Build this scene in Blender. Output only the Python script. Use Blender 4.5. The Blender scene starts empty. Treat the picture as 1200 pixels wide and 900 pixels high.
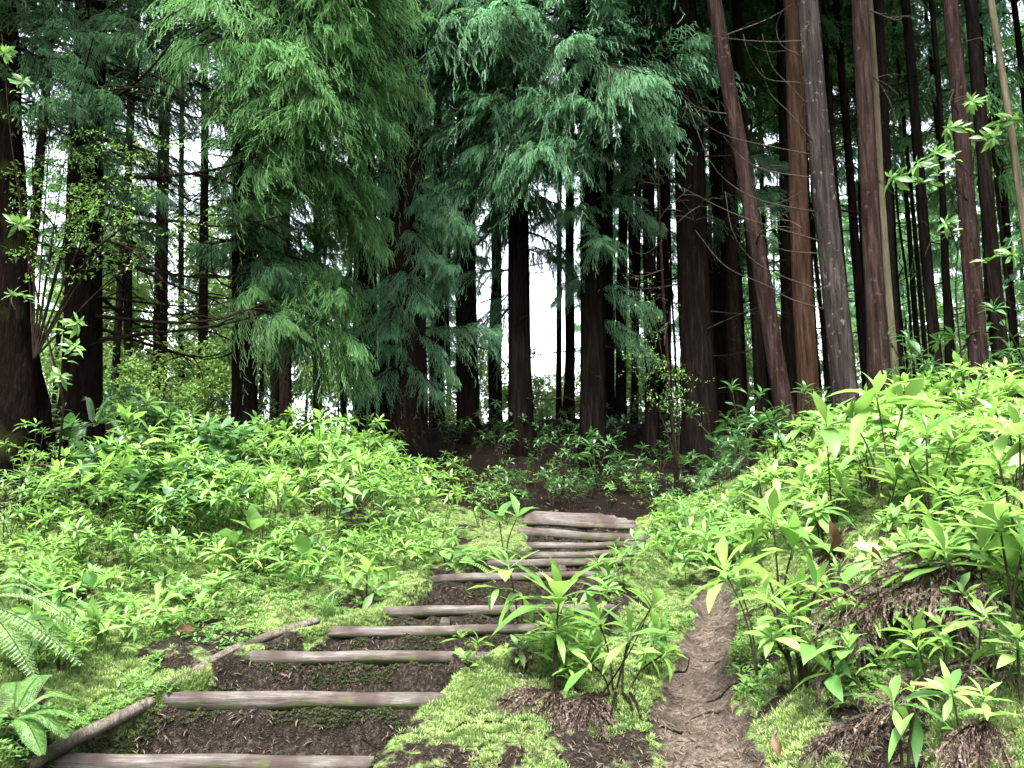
import bpy, math, random
import numpy as np
from mathutils import Matrix, Vector, Euler

SC = bpy.context.scene
COL = SC.collection
R = math.radians
rng = np.random.default_rng(7)
random.seed(7)

# ------------------------------------------------------------------ camera frame
CAMZ, F, PITCH = 1.5, 933.0, math.atan(150 / 933.0)
CP, SP = math.cos(PITCH), math.sin(PITCH)

def P(px, py, d):
    """photo pixel (1200x900) at forward distance d -> world point"""
    u = (px - 600) / F
    v = (450 - py) / F
    dy = CP - v * SP
    dz = SP + v * CP
    k = d / dy
    return np.array([u * k, d, CAMZ + dz * k])

def pxm(d):
    return d / F            # metres per photo pixel at distance d

# ------------------------------------------------------------------ noise
def _hash(ix, iy, seed):
    n = (ix.astype(np.int64) * 374761393 + iy.astype(np.int64) * 668265263 + int(seed) * 982451653) & 0xffffffff
    n = ((n ^ (n >> 13)) * 1274126177) & 0xffffffff
    n = n ^ (n >> 16)
    return (n & 0xffff) / 65535.0

def vnoise(x, y, seed=0):
    x = np.asarray(x, float); y = np.asarray(y, float)
    ix = np.floor(x); iy = np.floor(y)
    fx = x - ix; fy = y - iy
    fx = fx * fx * (3 - 2 * fx); fy = fy * fy * (3 - 2 * fy)
    a = _hash(ix, iy, seed); b = _hash(ix + 1, iy, seed)
    c = _hash(ix, iy + 1, seed); d = _hash(ix + 1, iy + 1, seed)
    return (a * (1 - fx) + b * fx) * (1 - fy) + (c * (1 - fx) + d * fx) * fy - 0.5

def fbm(x, y, seed=0, oct=4):
    s = 0; a = 1.0
    for o in range(oct):
        s = s + a * vnoise(x * 2 ** o, y * 2 ** o, seed + o)
        a *= 0.5
    return s

def sstep(a, b, x):
    t = np.clip((x - a) / (b - a), 0, 1)
    return t * t * (3 - 2 * t)

# ------------------------------------------------------------------ steps (photo pixels: left end, right end, distance, radius)
LOGS = [  # pxL, pyL, pxR, pyR, d, radius
    (40, 895, 462, 895, 3.7, .040),
    (188, 821, 522, 821, 4.05, .042),
    (288, 771, 578, 772, 4.4, .036),
    (380, 741, 640, 738, 4.75, .033),
    (448, 718, 722, 712, 5.15, .033),
    (497, 679, 728, 674, 5.75, .032),
    (545, 661, 750, 658, 6.3, .032),
    (606, 652, 756, 649, 6.7, .031),
    (612, 641, 760, 639, 7.2, .034),
    (606, 624, 768, 634, 7.7, .048),
    (612, 611, 748, 619, 8.4, .040),
]
LA = [P(a, b, d) for a, b, c, e, d, r in LOGS]
LB = [P(c, e, d) for a, b, c, e, d, r in LOGS]
_ly = np.array([0.5] + [l[4] for l in LOGS] + [9.6])
_xl = np.array([LA[0][0] - .25] + [a[0] for a in LA] + [LA[-1][0] - .05])
_xr = np.array([LB[0][0] - .15] + [b[0] for b in LB] + [LB[-1][0] + .1])

# ------------------------------------------------------------------ terrain
CTRL = [  # photo px, py, distance of bare ground
    (20, 885, 3.55), (0, 900, 3.3), (190, 775, 4.5), (320, 738, 5.0), (440, 690, 5.8), (100, 740, 4.9), (0, 730, 4.6),
    (0, 660, 5.6), (200, 660, 6.1), (400, 650, 6.5), (520, 655, 6.7), (0, 600, 6.6), (150, 600, 7.2), (300, 590, 7.6),
    (450, 600, 7.8), (545, 615, 8.2), (590, 622, 8.8), (90, 500, 9.5), (20, 510, 8.4), (300, 500, 12.5), (200, 490, 14), (450, 528, 13),
    (560, 560, 11.5), (600, 498, 14.0), (690, 553, 12.3), (830, 545, 12.3), (690, 494, 14.2), (830, 500, 14.2), (530, 500, 14.4), (620, 597, 10.2), (740, 597, 10.2), (870, 560, 10.5),
    (925, 520, 10.2), (990, 490, 9.2), (760, 700, 6.0), (820, 893, 3.4), (820, 800, 4.3), (835, 715, 5.6), (812, 665, 7.0),
    (900, 885, 3.25), (950, 790, 3.75), (1010, 680, 4.4), (1100, 600, 5.0), (1200, 570, 5.0), (1200, 720, 3.5), (1190, 890, 2.8), (1050, 890, 3.0),
    (1000, 590, 6.0), (900, 630, 6.4), (1100, 505, 7.5), (1200, 480, 8.0), (1150, 480, 10), (540, 850, 4.0), (500, 893, 3.6),
    (650, 790, 4.5), (710, 700, 5.8), (690, 880, 3.75), (600, 890, 3.6), (750, 660, 6.9), (775, 640, 7.9), (790, 615, 8.9),
]
_c = [P(*c) for c in CTRL]
_c += [np.array(v) for v in [(0, -1, -.35), (-2.5, 0, .0), (2.6, 0, .35), (-4, 4, 1.3), (-5.5, 7, 2.1), (-8, 11, 3.0), (-9, 3, 1.9), (6, 3.5, 2.3), (8, 8, 3.2),
                             (0, -8, -1.4), (-8, -7, -.3), (8, -7, .2), (9, 13, 3.3), (0, 17, 2.75), (-7, 18, 3.1), (7, 18, 3.1), (1.1, 1.5, .1), (-1.2, 1.5, .0)]]
_c = np.array(_c)
def _U(r2):
    return np.where(r2 > 1e-12, r2 * np.log(np.maximum(r2, 1e-12)), 0)
_n = len(_c)
_K = _U(((_c[:, None, :2] - _c[None, :, :2]) ** 2).sum(-1)) + np.eye(_n) * 0.15
_Pm = np.hstack([np.ones((_n, 1)), _c[:, :2]])
_A = np.block([[_K, _Pm], [_Pm.T, np.zeros((3, 3))]])
_W = np.linalg.solve(_A, np.concatenate([_c[:, 2], np.zeros(3)]))

def base_h(x, y):
    x = np.asarray(x, float); y = np.asarray(y, float)
    sh = x.shape
    xf = x.ravel(); yf = y.ravel()
    xc = np.clip(xf, -13, 13); yc = np.clip(yf, -9, 22)
    out = np.empty_like(xf)
    for s in range(0, len(xf), 40000):
        e = s + 40000
        r2 = (xc[s:e, None] - _c[None, :, 0]) ** 2 + (yc[s:e, None] - _c[None, :, 1]) ** 2
        out[s:e] = _U(r2) @ _W[:_n] + _W[_n] + _W[_n + 1] * xc[s:e] + _W[_n + 2] * yc[s:e]
    return out.reshape(sh)

_GX = np.arange(-13.2, 13.21, .12); _GY = np.arange(-9.2, 22.21, .12)
_tps = base_h
def _near_grid():
    X, Y = np.meshgrid(_GX, _GY); return _tps(X, Y)
_GZ = None
def base_h(x, y):
    global _GZ
    if _GZ is None: _GZ = _near_grid()
    x = np.asarray(x, float); y = np.asarray(y, float)
    fx = np.clip((x - _GX[0]) / .12, 0, len(_GX) - 1.001); fy = np.clip((y - _GY[0]) / .12, 0, len(_GY) - 1.001)
    ix = fx.astype(int); iy = fy.astype(int); fx = fx - ix; fy = fy - iy
    z = (_GZ[iy, ix] * (1 - fx) + _GZ[iy, ix + 1] * fx) * (1 - fy) + (_GZ[iy + 1, ix] * (1 - fx) + _GZ[iy + 1, ix + 1] * fx) * fy
    far = sstep(12, 26, np.hypot(x, y - 5))
    farh = np.where(y > 0, 2.7, 2.7 + np.maximum(y, -40) * .09) + .5 * fbm(x * .07, y * .07, 3)
    return z * (1 - far) + farh * far

def corridor(x, y):
    xl = np.interp(y, _ly, _xl); xr = np.interp(y, _ly, _xr)
    e = .10
    wv = .05 * vnoise(x * 2 + 5, y * 6, 55)
    m = sstep(-e * .3, e, x - xl - .05 + wv) * sstep(-e * .3, e, xr - x - .07 + wv)
    m = m * sstep(1.0, 1.8, y) * (1 - sstep(9.4, 9.9, y))
    return m

def path_mask(x, y):   # the narrow dirt path right of the steps
    yy = np.array([0, 3.4, 4.3, 5.6, 7.0, 8.2]); cx = np.array([.75, P(825, 893, 3.4)[0], P(822, 800, 4.3)[0], P(838, 715, 5.6)[0], P(812, 665, 7.0)[0], P(785, 640, 8.0)[0]])
    w = np.interp(y, yy, [.22, .205, .175, .13, .07, .04])
    c = np.interp(y, yy, cx)
    dd = np.abs(x - c + .16 * vnoise(x * 3, y * 3, 9) + .12 * vnoise(x * 9, y * 9, 19)) / w
    return (1 - sstep(.55, 1.5, dd)) * (1 - sstep(5.6, 6.8, y))

def ground(x, y):
    x = np.asarray(x, float); y = np.asarray(y, float)
    near = 1 - sstep(10, 20, np.hypot(x, y - 4))
    n = .10 * fbm(x * 1.3, y * 1.3, 11) + near * (.06 * fbm(x * 5, y * 5, 21) + .045 * np.abs(vnoise(x * 10, y * 10, 27)) + .025 * vnoise(x * 22, y * 22, 31))
    pm = path_mask(x, y)
    h = base_h(x, y) + n * (1 - .45 * pm) - .05 * pm + pm * .02 * fbm(x * 14, y * 14, 33)
    m = corridor(x, y)
    xl = np.interp(y, _ly, _xl); xr = np.interp(y, _ly, _xr)
    lz = np.interp(y, _ly[1:-1], [(a[2] + b[2]) / 2 for a, b in zip(LA, LB)])
    ed = np.exp(-((x - xl + .02) / .13) ** 2) + np.exp(-((x - xr - .02) / .15) ** 2)
    ed = np.clip(ed, 0, 1) * sstep(3.3, 3.6, y) * (1 - sstep(8.2, 9, y))
    h = h + ed * (np.maximum(h, lz + .035 + .06 * vnoise(x * 5, y * 5, 57)) - h)
    # treads and risers: the earth covers the lower front of each log and sinks a little behind it
    st = np.full(x.shape, 0.0)
    wob = .05 * vnoise(x * 9, y * 0 + 3, 41) + .03 * vnoise(x * 26, y * 9, 42) + .02 * vnoise(x * 50, y * 20, 43)
    prev = None
    for i, l in enumerate(LOGS):
        a, b = LA[i], LB[i]; r = l[5]
        t = np.clip((x - a[0]) / (b[0] - a[0]), 0, 1)
        zi = a[2] + (b[2] - a[2]) * t
        yi = a[1]
        if prev is None: st = zi - .26
        run = .08 if i < 6 else .05
        lip = zi - r * (.15 + .9 * np.abs(vnoise(x * 7 + i * 3, y * 0, 47)))
        st = st + (lip - st) * sstep(-run - r, -r * .55, y - yi + wob)
        tread = zi - r * .95
        st = st + (tread - st) * sstep(r * .4, r * 1.6 + .03, y - yi)
        prev = tread
    rough = .03 * fbm(x * 9, y * 9, 51) + .016 * vnoise(x * 40, y * 40, 61)
    return h * (1 - m) + (st + rough - .012) * m

def G(px, py):
    """photo pixel -> first hit on the terrain"""
    px = np.atleast_1d(np.asarray(px, float)); py = np.atleast_1d(np.asarray(py, float))
    u = (px - 600) / F; v = (450 - py) / F
    dy = CP - v * SP; dz = SP + v * CP
    kx = u / dy; kz = dz / dy
    def under(d): return CAMZ + kz * d <= ground(kx * d, d)
    lo = np.full(len(px), 2.0); hi = np.full(len(px), np.nan)
    for d0 in np.concatenate([np.arange(2.15, 11, .17), np.arange(11, 40, .8)]):
        op = np.isnan(hi)
        if not op.any(): break
        d = np.full(len(px), d0)
        w = np.zeros(len(px), bool); w[op] = (CAMZ + kz[op] * d0 <= ground(kx[op] * d0, d[op]))
        hi[w] = d0; lo[op & ~w] = d0
    ok = ~np.isnan(hi); hi = np.where(ok, hi, 40.)
    for _ in range(6):
        m = (lo + hi) / 2; w = under(m)
        hi = np.where(w, m, hi); lo = np.where(w, lo, m)
    return np.stack([kx * hi, hi, ground(kx * hi, hi)], 1), ok

def G1(px, py):
    p, ok = G([px], [py])
    return p[0]

# ------------------------------------------------------------------ mesh building (numpy)
class MB:
    """collects triangles for ONE mesh"""
    def __init__(s):
        s.v = []; s.t = []; s.m = []; s.r = []; s.p = []; s.n = 0
    def add(s, v, t, mat=0, rnd=0.0, tip=0.0):
        v = np.asarray(v, float).reshape(-1, 3); t = np.asarray(t, np.int64).reshape(-1, 3)
        s.v.append(v); s.t.append(t + s.n); s.m.append(np.full(len(t), mat, np.int32))
        s.r.append(np.broadcast_to(np.asarray(rnd, float), (len(v),)).copy())
        s.p.append(np.broadcast_to(np.asarray(tip, float), (len(v),)).copy())
        s.n += len(v)
    def inst(s, tmpl, M, T, rnd=None, mat=0):
        tv, tt, tp = tmpl
        k, n = len(M), len(tv)
        if k == 0: return
        v = np.einsum('kij,nj->kni', M, tv) + T[:, None, :]
        t = tt[None] + (np.arange(k) * n)[:, None, None]
        if rnd is None: rnd = rng.random(k)
        s.add(v.reshape(-1, 3), t.reshape(-1, 3), mat, np.repeat(rnd, n), np.tile(tp, k))
    def mesh(s, name, mats, smooth=False):
        v = np.concatenate(s.v); t = np.concatenate(s.t); m = np.concatenate(s.m)
        me = bpy.data.meshes.new(name)
        me.vertices.add(len(v)); me.vertices.foreach_set('co', v.astype(np.float32).ravel())
        me.loops.add(len(t) * 3); me.loops.foreach_set('vertex_index', t.astype(np.int32).ravel())
        me.polygons.add(len(t))
        me.polygons.foreach_set('loop_start', np.arange(0, len(t) * 3, 3, dtype=np.int32))
        me.polygons.foreach_set('material_index', m)
        me.polygons.foreach_set('use_smooth', np.full(len(t), smooth))
        me.update(calc_edges=True)
        for nm, arr in (('rnd', s.r), ('tip', s.p)):
            at = me.attributes.new(nm, 'FLOAT', 'POINT')
            at.data.foreach_set('value', np.concatenate(arr).astype(np.float32))
        for q in (mats if isinstance(mats, (list, tuple)) else [mats]):
            me.materials.append(q)
        return me

def norm(a):
    return a / np.maximum(np.linalg.norm(a, axis=-1, keepdims=True), 1e-9)

def frames(d, up, scale, wide=None):
    """columns: side, direction, normal"""
    d = norm(d); side = norm(np.cross(d, up)); nrm = np.cross(side, d)
    sc = np.asarray(scale, float).reshape(-1, 1)
    w = sc if wide is None else np.asarray(wide, float).reshape(-1, 1)
    return np.stack([side * w, d * sc, nrm * sc], -1)

def tube(mb, pts, rad, sides=8, mat=0, rnd=.5, cap=True, bump=0, seed=0):
    pts = np.asarray(pts, float); n = len(pts)
    rad = np.broadcast_to(np.asarray(rad, float), (n,))
    tan = norm(np.gradient(pts, axis=0))
    ref = np.array([1, 0, 0.]) if abs(tan[:, 0]).mean() < .8 else np.array([0, 0, 1.])
    a = norm(np.cross(tan, ref)); b = np.cross(tan, a)
    th = np.linspace(0, 2 * np.pi, sides, endpoint=False)
    rr = rad[:, None] * np.ones(sides)
    if bump:
        L = np.concatenate([[0], np.cumsum(np.linalg.norm(np.diff(pts, axis=0), axis=1))])
        rr = rr * (1 + bump * fbm(np.cos(th)[None] * 2 + L[:, None] * 1.2 + seed, np.sin(th)[None] * 2 + L[:, None] * .7 + seed * 3, seed, 3))
    v = pts[:, None] + rr[..., None] * (np.cos(th)[None, :, None] * a[:, None] + np.sin(th)[None, :, None] * b[:, None])
    i = np.arange(n - 1)[:, None] * sides; j = np.arange(sides)[None]; k = (j + 1) % sides
    q1 = np.stack([i + j, i + k, i + sides + k], -1).reshape(-1, 3); q2 = np.stack([i + j, i + sides + k, i + sides + j], -1).reshape(-1, 3)
    v = v.reshape(-1, 3); t = [q1, q2]
    if cap:
        m = len(v)
        v = np.vstack([v, pts[0], pts[-1]])
        jj = np.arange(sides); kk = (jj + 1) % sides
        t += [np.stack([np.full(sides, m), kk, jj], -1), np.stack([np.full(sides, m + 1), jj + (n - 1) * sides, kk + (n - 1) * sides], -1)]
    mb.add(v, np.vstack(t), mat, rnd)

def smooth_path(pts, n=14):
    pts = np.asarray(pts, float)
    t = np.concatenate([[0], np.cumsum(np.linalg.norm(np.diff(pts, axis=0), axis=1))]); t /= t[-1]
    P_ = np.vstack([2 * pts[0] - pts[1], pts, 2 * pts[-1] - pts[-2]])
    out = []
    for q in np.linspace(0, 1, n):
        i = min(np.searchsorted(t, q, side='right') - 1, len(pts) - 2)
        u = (q - t[i]) / max(t[i + 1] - t[i], 1e-9)
        p0, p1, p2, p3 = P_[i], P_[i + 1], P_[i + 2], P_[i + 3]
        out.append(.5 * (2 * p1 + (p2 - p0) * u + (2 * p0 - 5 * p1 + 4 * p2 - p3) * u * u + (3 * p1 - p0 - 3 * p2 + p3) * u ** 3))
    return np.array(out)

# ------------------------------------------------------------------ objects
def tag(o, label=None, cat=None, group=None, kind=None):
    if label: o['label'] = label
    if cat: o['category'] = cat
    if group: o['group'] = group
    if kind: o['kind'] = kind
    return o

def ob(name, me, parent=None, loc=None, rot=None, scale=None):
    o = bpy.data.objects.new(name, me); COL.objects.link(o)
    if parent is not None: o.parent = parent
    if loc is not None: o.location = loc
    if rot is not None: o.rotation_euler = rot
    if scale is not None: o.scale = scale if hasattr(scale, '__len__') else (scale,) * 3
    return o

def empty(name, loc, label, cat, group=None):
    o = bpy.data.objects.new(name, None); COL.objects.link(o)
    o.location = loc; o.empty_display_size = .1
    return tag(o, label, cat, group)

# ------------------------------------------------------------------ materials
def newmat(name):
    m = bpy.data.materials.new(name); m.use_nodes = True
    nt = m.node_tree; nt.nodes.clear()
    return m, nt, nt.nodes.new('ShaderNodeOutputMaterial')

def N(nt, typ, **kw):
    n = nt.nodes.new(typ)
    for k, v in kw.items():
        if k.startswith('i_'):
            n.inputs[k[2:].replace('_', ' ')].default_value = v
        else: setattr(n, k, v)
    return n

def mixc(nt, fac, a, b, typ='MIX'):
    n = nt.nodes.new('ShaderNodeMix'); n.data_type = 'RGBA'; n.blend_type = typ
    def put(sock, v):
        if isinstance(v, bpy.types.NodeSocket): nt.links.new(v, sock)
        else: sock.default_value = (*v, 1) if isinstance(v, (tuple, list)) and len(v) == 3 else v
    put(n.inputs[0], fac); put(n.inputs[6], a); put(n.inputs[7], b)
    return n.outputs[2]

def ramp(nt, src, stops):
    r = nt.nodes.new('ShaderNodeValToRGB'); nt.links.new(src, r.inputs[0])
    el = r.color_ramp.elements
    while len(el) < len(stops): el.new(.5)
    for e, (p, c) in zip(el, stops):
        e.position = p; e.color = (*c, 1) if hasattr(c, '__len__') else (c, c, c, 1)
    return r.outputs[0]

def attr(nt, name):
    a = nt.nodes.new('ShaderNodeAttribute'); a.attribute_name = name
    return a.outputs['Fac']

def leafmat(name, c1, c2, trans, tcol, rough=.42, spec=.4, tipc=None, objvar=.25, spots=0):
    m, nt, out = newmat(name)
    col = mixc(nt, attr(nt, 'rnd'), c1, c2)
    if spots: col = mixc(nt, ramp(nt, attr(nt, 'rnd'), [(.001, .7), (.006, 0)]), col, (.06, .07, .02))
    if tipc is not None:
        pw = N(nt, 'ShaderNodeMath', operation='POWER'); nt.links.new(attr(nt, 'tip'), pw.inputs[0]); pw.inputs[1].default_value = 1.6
        col = mixc(nt, pw.outputs[0], col, tipc)
    oi = nt.nodes.new('ShaderNodeObjectInfo')
    mr = N(nt, 'ShaderNodeMapRange'); nt.links.new(oi.outputs['Random'], mr.inputs[0]); mr.inputs[3].default_value = 1 - objvar; mr.inputs[4].default_value = 1 + objvar
    hs = N(nt, 'ShaderNodeHueSaturation'); nt.links.new(col, hs.inputs['Color']); nt.links.new(mr.outputs[0], hs.inputs['Value'])
    col = hs.outputs[0]
    if spots:
        no = N(nt, 'ShaderNodeTexNoise', i_Scale=spots, i_Detail=2.0)
        tc = nt.nodes.new('ShaderNodeTexCoord'); nt.links.new(tc.outputs['Object'], no.inputs['Vector'])
        col = mixc(nt, ramp(nt, no.outputs['Fac'], [(.35, 0), (.7, .55)]), col, tuple(.6 * q for q in c1))
    b = N(nt, 'ShaderNodeBsdfPrincipled'); nt.links.new(col, b.inputs['Base Color'])
    b.inputs['Roughness'].default_value = rough; b.inputs['Specular IOR Level'].default_value = spec
    if trans > 0:
        t = N(nt, 'ShaderNodeBsdfTranslucent')
        tm = mixc(nt, .5, col, tcol); nt.links.new(tm, t.inputs['Color'])
        mx = N(nt, 'ShaderNodeMixShader'); mx.inputs[0].default_value = trans
        nt.links.new(b.outputs[0], mx.inputs[1]); nt.links.new(t.outputs[0], mx.inputs[2]); nt.links.new(mx.outputs[0], out.inputs[0])
    else:
        nt.links.new(b.outputs[0], out.inputs[0])
    return m

def barkmat(name, dark, mid, light, lichen=0.0, moss=0.0, scale=9.0):
    m, nt, out = newmat(name)
    tc = nt.nodes.new('ShaderNodeTexCoord')
    mp = N(nt, 'ShaderNodeMapping'); mp.inputs['Scale'].default_value = (scale, scale, scale * .09); nt.links.new(tc.outputs['Object'], mp.inputs[0])
    n1 = N(nt, 'ShaderNodeTexNoise', i_Scale=2.4, i_Detail=8.0, i_Roughness=.72); nt.links.new(mp.outputs[0], n1.inputs['Vector'])
    n2 = N(nt, 'ShaderNodeTexNoise', i_Scale=.9, i_Detail=4.0); nt.links.new(tc.outputs['Object'], n2.inputs['Vector'])
    col = ramp(nt, n1.outputs['Fac'], [(.34, dark), (.5, mid), (.68, light)])
    col = mixc(nt, ramp(nt, n2.outputs['Fac'], [(.35, 0), (.7, .6)]), col, tuple(.55 * q for q in mid))
    if lichen:
        n3 = N(nt, 'ShaderNodeTexNoise', i_Scale=14.0, i_Detail=4.0); nt.links.new(tc.outputs['Object'], n3.inputs['Vector'])
        col = mixc(nt, ramp(nt, n3.outputs['Fac'], [(.62, 0), (.70, lichen)]), col, (.13, .13, .12))
    if moss:
        n4 = N(nt, 'ShaderNodeTexNoise', i_Scale=1.7, i_Detail=5.0); nt.links.new(tc.outputs['Object'], n4.inputs['Vector'])
        col = mixc(nt, ramp(nt, n4.outputs['Fac'], [(.56, 0), (.66, moss)]), col, (.014, .019, .006))
    b = N(nt, 'ShaderNodeBsdfPrincipled'); nt.links.new(col, b.inputs['Base Color']); b.inputs['Roughness'].default_value = .9
    b.inputs['Specular IOR Level'].default_value = 0
    bp = N(nt, 'ShaderNodeBump', i_Strength=1.0, i_Distance=.06); nt.links.new(n1.outputs['Fac'], bp.inputs['Height']); nt.links.new(bp.outputs[0], b.inputs['Normal'])
    nt.links.new(b.outputs[0], out.inputs[0])
    return m

def groundmat():
    m, nt, out = newmat('forest_floor')
    tc = nt.nodes.new('ShaderNodeTexCoord'); co = tc.outputs['Object']
    def noise(sc, det=5.0, ro=.6):
        n = N(nt, 'ShaderNodeTexNoise', i_Scale=sc, i_Detail=det, i_Roughness=ro); nt.links.new(co, n.inputs['Vector']); return n.outputs['Fac']
    n1, n2, n3, n4 = noise(1.7), noise(9.0), noise(45.0), noise(120.0, 3)
    vo = N(nt, 'ShaderNodeTexVoronoi', i_Scale=55.0); nt.links.new(co, vo.inputs['Vector'])
    soil = ramp(nt, n3, [(.3, (.004, .0032, .0026)), (.5, (.0150, .0118, .0096)), (.72, (.050, .041, .034))])
    soil = mixc(nt, ramp(nt, n2, [(.35, 0), (.65, .75)]), soil, (.009, .0072, .0055))
    soil = mixc(nt, ramp(nt, vo.outputs['Distance'], [(.12, .5), (.3, 0)]), soil, (.06, .045, .035))
    dirt = ramp(nt, n3, [(.3, (.024, .0185, .0145)), (.48, (.072, .057, .046)), (.72, (.145, .120, .101))])
    dirt = mixc(nt, ramp(nt, n2, [(.38, 0), (.62, .8)]), dirt, (.030, .0235, .019))
    soil = mixc(nt, attr(nt, 'dirt'), soil, dirt)
    moss = ramp(nt, n3, [(.3, (.035, .058, .018)), (.55, (.095, .145, .045)), (.75, (.18, .245, .085))])
    moss = mixc(nt, ramp(nt, n2, [(.42, 0), (.62, .85)]), moss, (.038, .034, .018))
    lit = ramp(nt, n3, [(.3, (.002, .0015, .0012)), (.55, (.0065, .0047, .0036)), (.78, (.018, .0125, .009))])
    sm = N(nt, 'ShaderNodeMath', operation='ADD'); nt.links.new(attr(nt, 'soil'), sm.inputs[0])
    ad = N(nt, 'ShaderNodeMath', operation='MULTIPLY_ADD'); nt.links.new(n2, ad.inputs[0]); ad.inputs[1].default_value = 1.3; ad.inputs[2].default_value = -.65
    nt.links.new(ad.outputs[0], sm.inputs[1])
    fs = ramp(nt, sm.outputs[0], [(.38, 0), (.55, 1)])
    col = mixc(nt, fs, moss, soil)
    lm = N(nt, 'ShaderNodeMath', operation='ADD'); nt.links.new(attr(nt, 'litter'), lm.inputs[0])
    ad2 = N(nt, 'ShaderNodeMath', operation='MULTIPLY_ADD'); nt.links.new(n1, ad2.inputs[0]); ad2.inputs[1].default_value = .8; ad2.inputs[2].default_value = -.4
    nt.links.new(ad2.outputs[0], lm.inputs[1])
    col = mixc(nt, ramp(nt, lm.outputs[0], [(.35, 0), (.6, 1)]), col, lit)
    b = N(nt, 'ShaderNodeBsdfPrincipled'); nt.links.new(col, b.inputs['Base Color']); b.inputs['Roughness'].default_value = 1; b.inputs['Specular IOR Level'].default_value = .03
    mxh = N(nt, 'ShaderNodeMath', operation='ADD'); nt.links.new(n3, mxh.inputs[0]); nt.links.new(n4, mxh.inputs[1])
    bp = N(nt, 'ShaderNodeBump', i_Strength=.9, i_Distance=.025); nt.links.new(mxh.outputs[0], bp.inputs['Height']); nt.links.new(bp.outputs[0], b.inputs['Normal'])
    nt.links.new(b.outputs[0], out.inputs[0])
    return m

def logmat():
    m, nt, out = newmat('weathered_log')
    tc = nt.nodes.new('ShaderNodeTexCoord'); co = tc.outputs['Object']
    mp = N(nt, 'ShaderNodeMapping'); mp.inputs['Scale'].default_value = (2.2, 30, 30); nt.links.new(co, mp.inputs[0])
    n1 = N(nt, 'ShaderNodeTexNoise', i_Scale=2.2, i_Detail=9.0, i_Roughness=.75); nt.links.new(mp.outputs[0], n1.inputs['Vector'])
    n2 = N(nt, 'ShaderNodeTexNoise', i_Scale=5.0, i_Detail=5.0); nt.links.new(co, n2.inputs['Vector'])
    n3 = N(nt, 'ShaderNodeTexNoise', i_Scale=7.0, i_Detail=6.0, i_Roughness=.7); nt.links.new(co, n3.inputs['Vector'])
    col = ramp(nt, n1.outputs['Fac'], [(.28, (.014, .0115, .010)), (.5, (.052, .045, .041)), (.72, (.120, .110, .103))])
    col = mixc(nt, ramp(nt, n2.outputs['Fac'], [(.42, 0), (.62, .85)]), col, (.022, .0145, .012))
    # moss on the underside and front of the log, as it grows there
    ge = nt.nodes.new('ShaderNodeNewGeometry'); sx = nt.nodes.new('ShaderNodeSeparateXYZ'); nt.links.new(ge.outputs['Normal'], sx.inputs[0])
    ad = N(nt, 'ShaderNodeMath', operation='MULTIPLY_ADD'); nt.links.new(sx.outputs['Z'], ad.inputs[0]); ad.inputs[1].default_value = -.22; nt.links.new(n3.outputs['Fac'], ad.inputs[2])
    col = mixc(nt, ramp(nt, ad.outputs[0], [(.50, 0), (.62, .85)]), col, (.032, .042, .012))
    b = N(nt, 'ShaderNodeBsdfPrincipled'); nt.links.new(col, b.inputs['Base Color']); b.inputs['Roughness'].default_value = .85; b.inputs['Specular IOR Level'].default_value = .15
    bp = N(nt, 'ShaderNodeBump', i_Strength=.7, i_Distance=.012); nt.links.new(n1.outputs['Fac'], bp.inputs['Height']); nt.links.new(bp.outputs[0], b.inputs['Normal'])
    nt.links.new(b.outputs[0], out.inputs[0])
    return m

M = {}
M['ground'] = groundmat()
M['log'] = logmat()
M['log_pale'] = barkmat('pale_mossy_log', (.05, .042, .034), (.12, .105, .085), (.19, .17, .145), moss=.85, scale=12)
M['bark_dark'] = barkmat('dark_bark', (.002, .0016, .0014), (.0052, .004, .0034), (.0135, .0105, .009))
M['bark_brown'] = barkmat('brown_bark', (.004, .0025, .002), (.0105, .007, .0055), (.024, .0165, .0135), lichen=.12)
M['bark_red'] = barkmat('red_brown_bark', (.004, .0025, .0022), (.0165, .0105, .0092), (.044, .030, .0265), lichen=.15)
M['bark_orange'] = barkmat('orange_brown_bark', (.008, .0045, .003), (.031, .018, .0125), (.066, .041, .030))
M['bark_grey'] = barkmat('grey_lichen_bark', (.004, .0033, .003), (.020, .0165, .0155), (.052, .045, .043), lichen=.5)
M['bark_pale'] = barkmat('pale_bark', (.03, .027, .018), (.062, .056, .037), (.105, .095, .068))
M['bark_moss'] = barkmat('mossy_bark', (.012, .008, .007), (.003, .0022, .0017), (.008, .006, .005), moss=.6)
M['twig_pale'] = barkmat('pale_twig', (.026, .021, .016), (.062, .053, .041), (.11, .096, .077), scale=30)
M['twig_dark'] = barkmat('dark_twig', (.006, .0045, .0035), (.018, .013, .010), (.042, .031, .026), scale=30)
M['needle'] = leafmat('cedar_needle', (.026, .102, .040), (.090, .235, .085), .48, (.14, .33, .09), rough=.5, spec=.35, tipc=(.17, .35, .105), objvar=.18)
M['needle_dark'] = leafmat('dark_cedar_needle', (.014, .052, .024), (.032, .098, .040), .38, (.06, .16, .045), rough=.5, spec=.25, tipc=(.045, .12, .045), objvar=.2)
M['needle_blue'] = leafmat('blue_green_needle', (.029, .105, .052), (.090, .225, .115), .48, (.13, .31, .13), rough=.5, spec=.4, tipc=(.165, .345, .175), objvar=.15)
M['leaf_lime'] = leafmat('lime_leaf', (.042, .120, .024), (.175, .320, .068), .42, (.24, .44, .08), rough=.48, spec=.42, spots=3)
M['leaf_mid'] = leafmat('mid_green_leaf', (.034, .108, .024), (.125, .240, .056), .40, (.20, .37, .07), rough=.46, spec=.42, spots=3)
M['leaf_deep'] = leafmat('deep_green_leaf', (.018, .062, .018), (.045, .112, .032), .3, (.08, .2, .04), rough=.45, spec=.42, spots=3)
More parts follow.
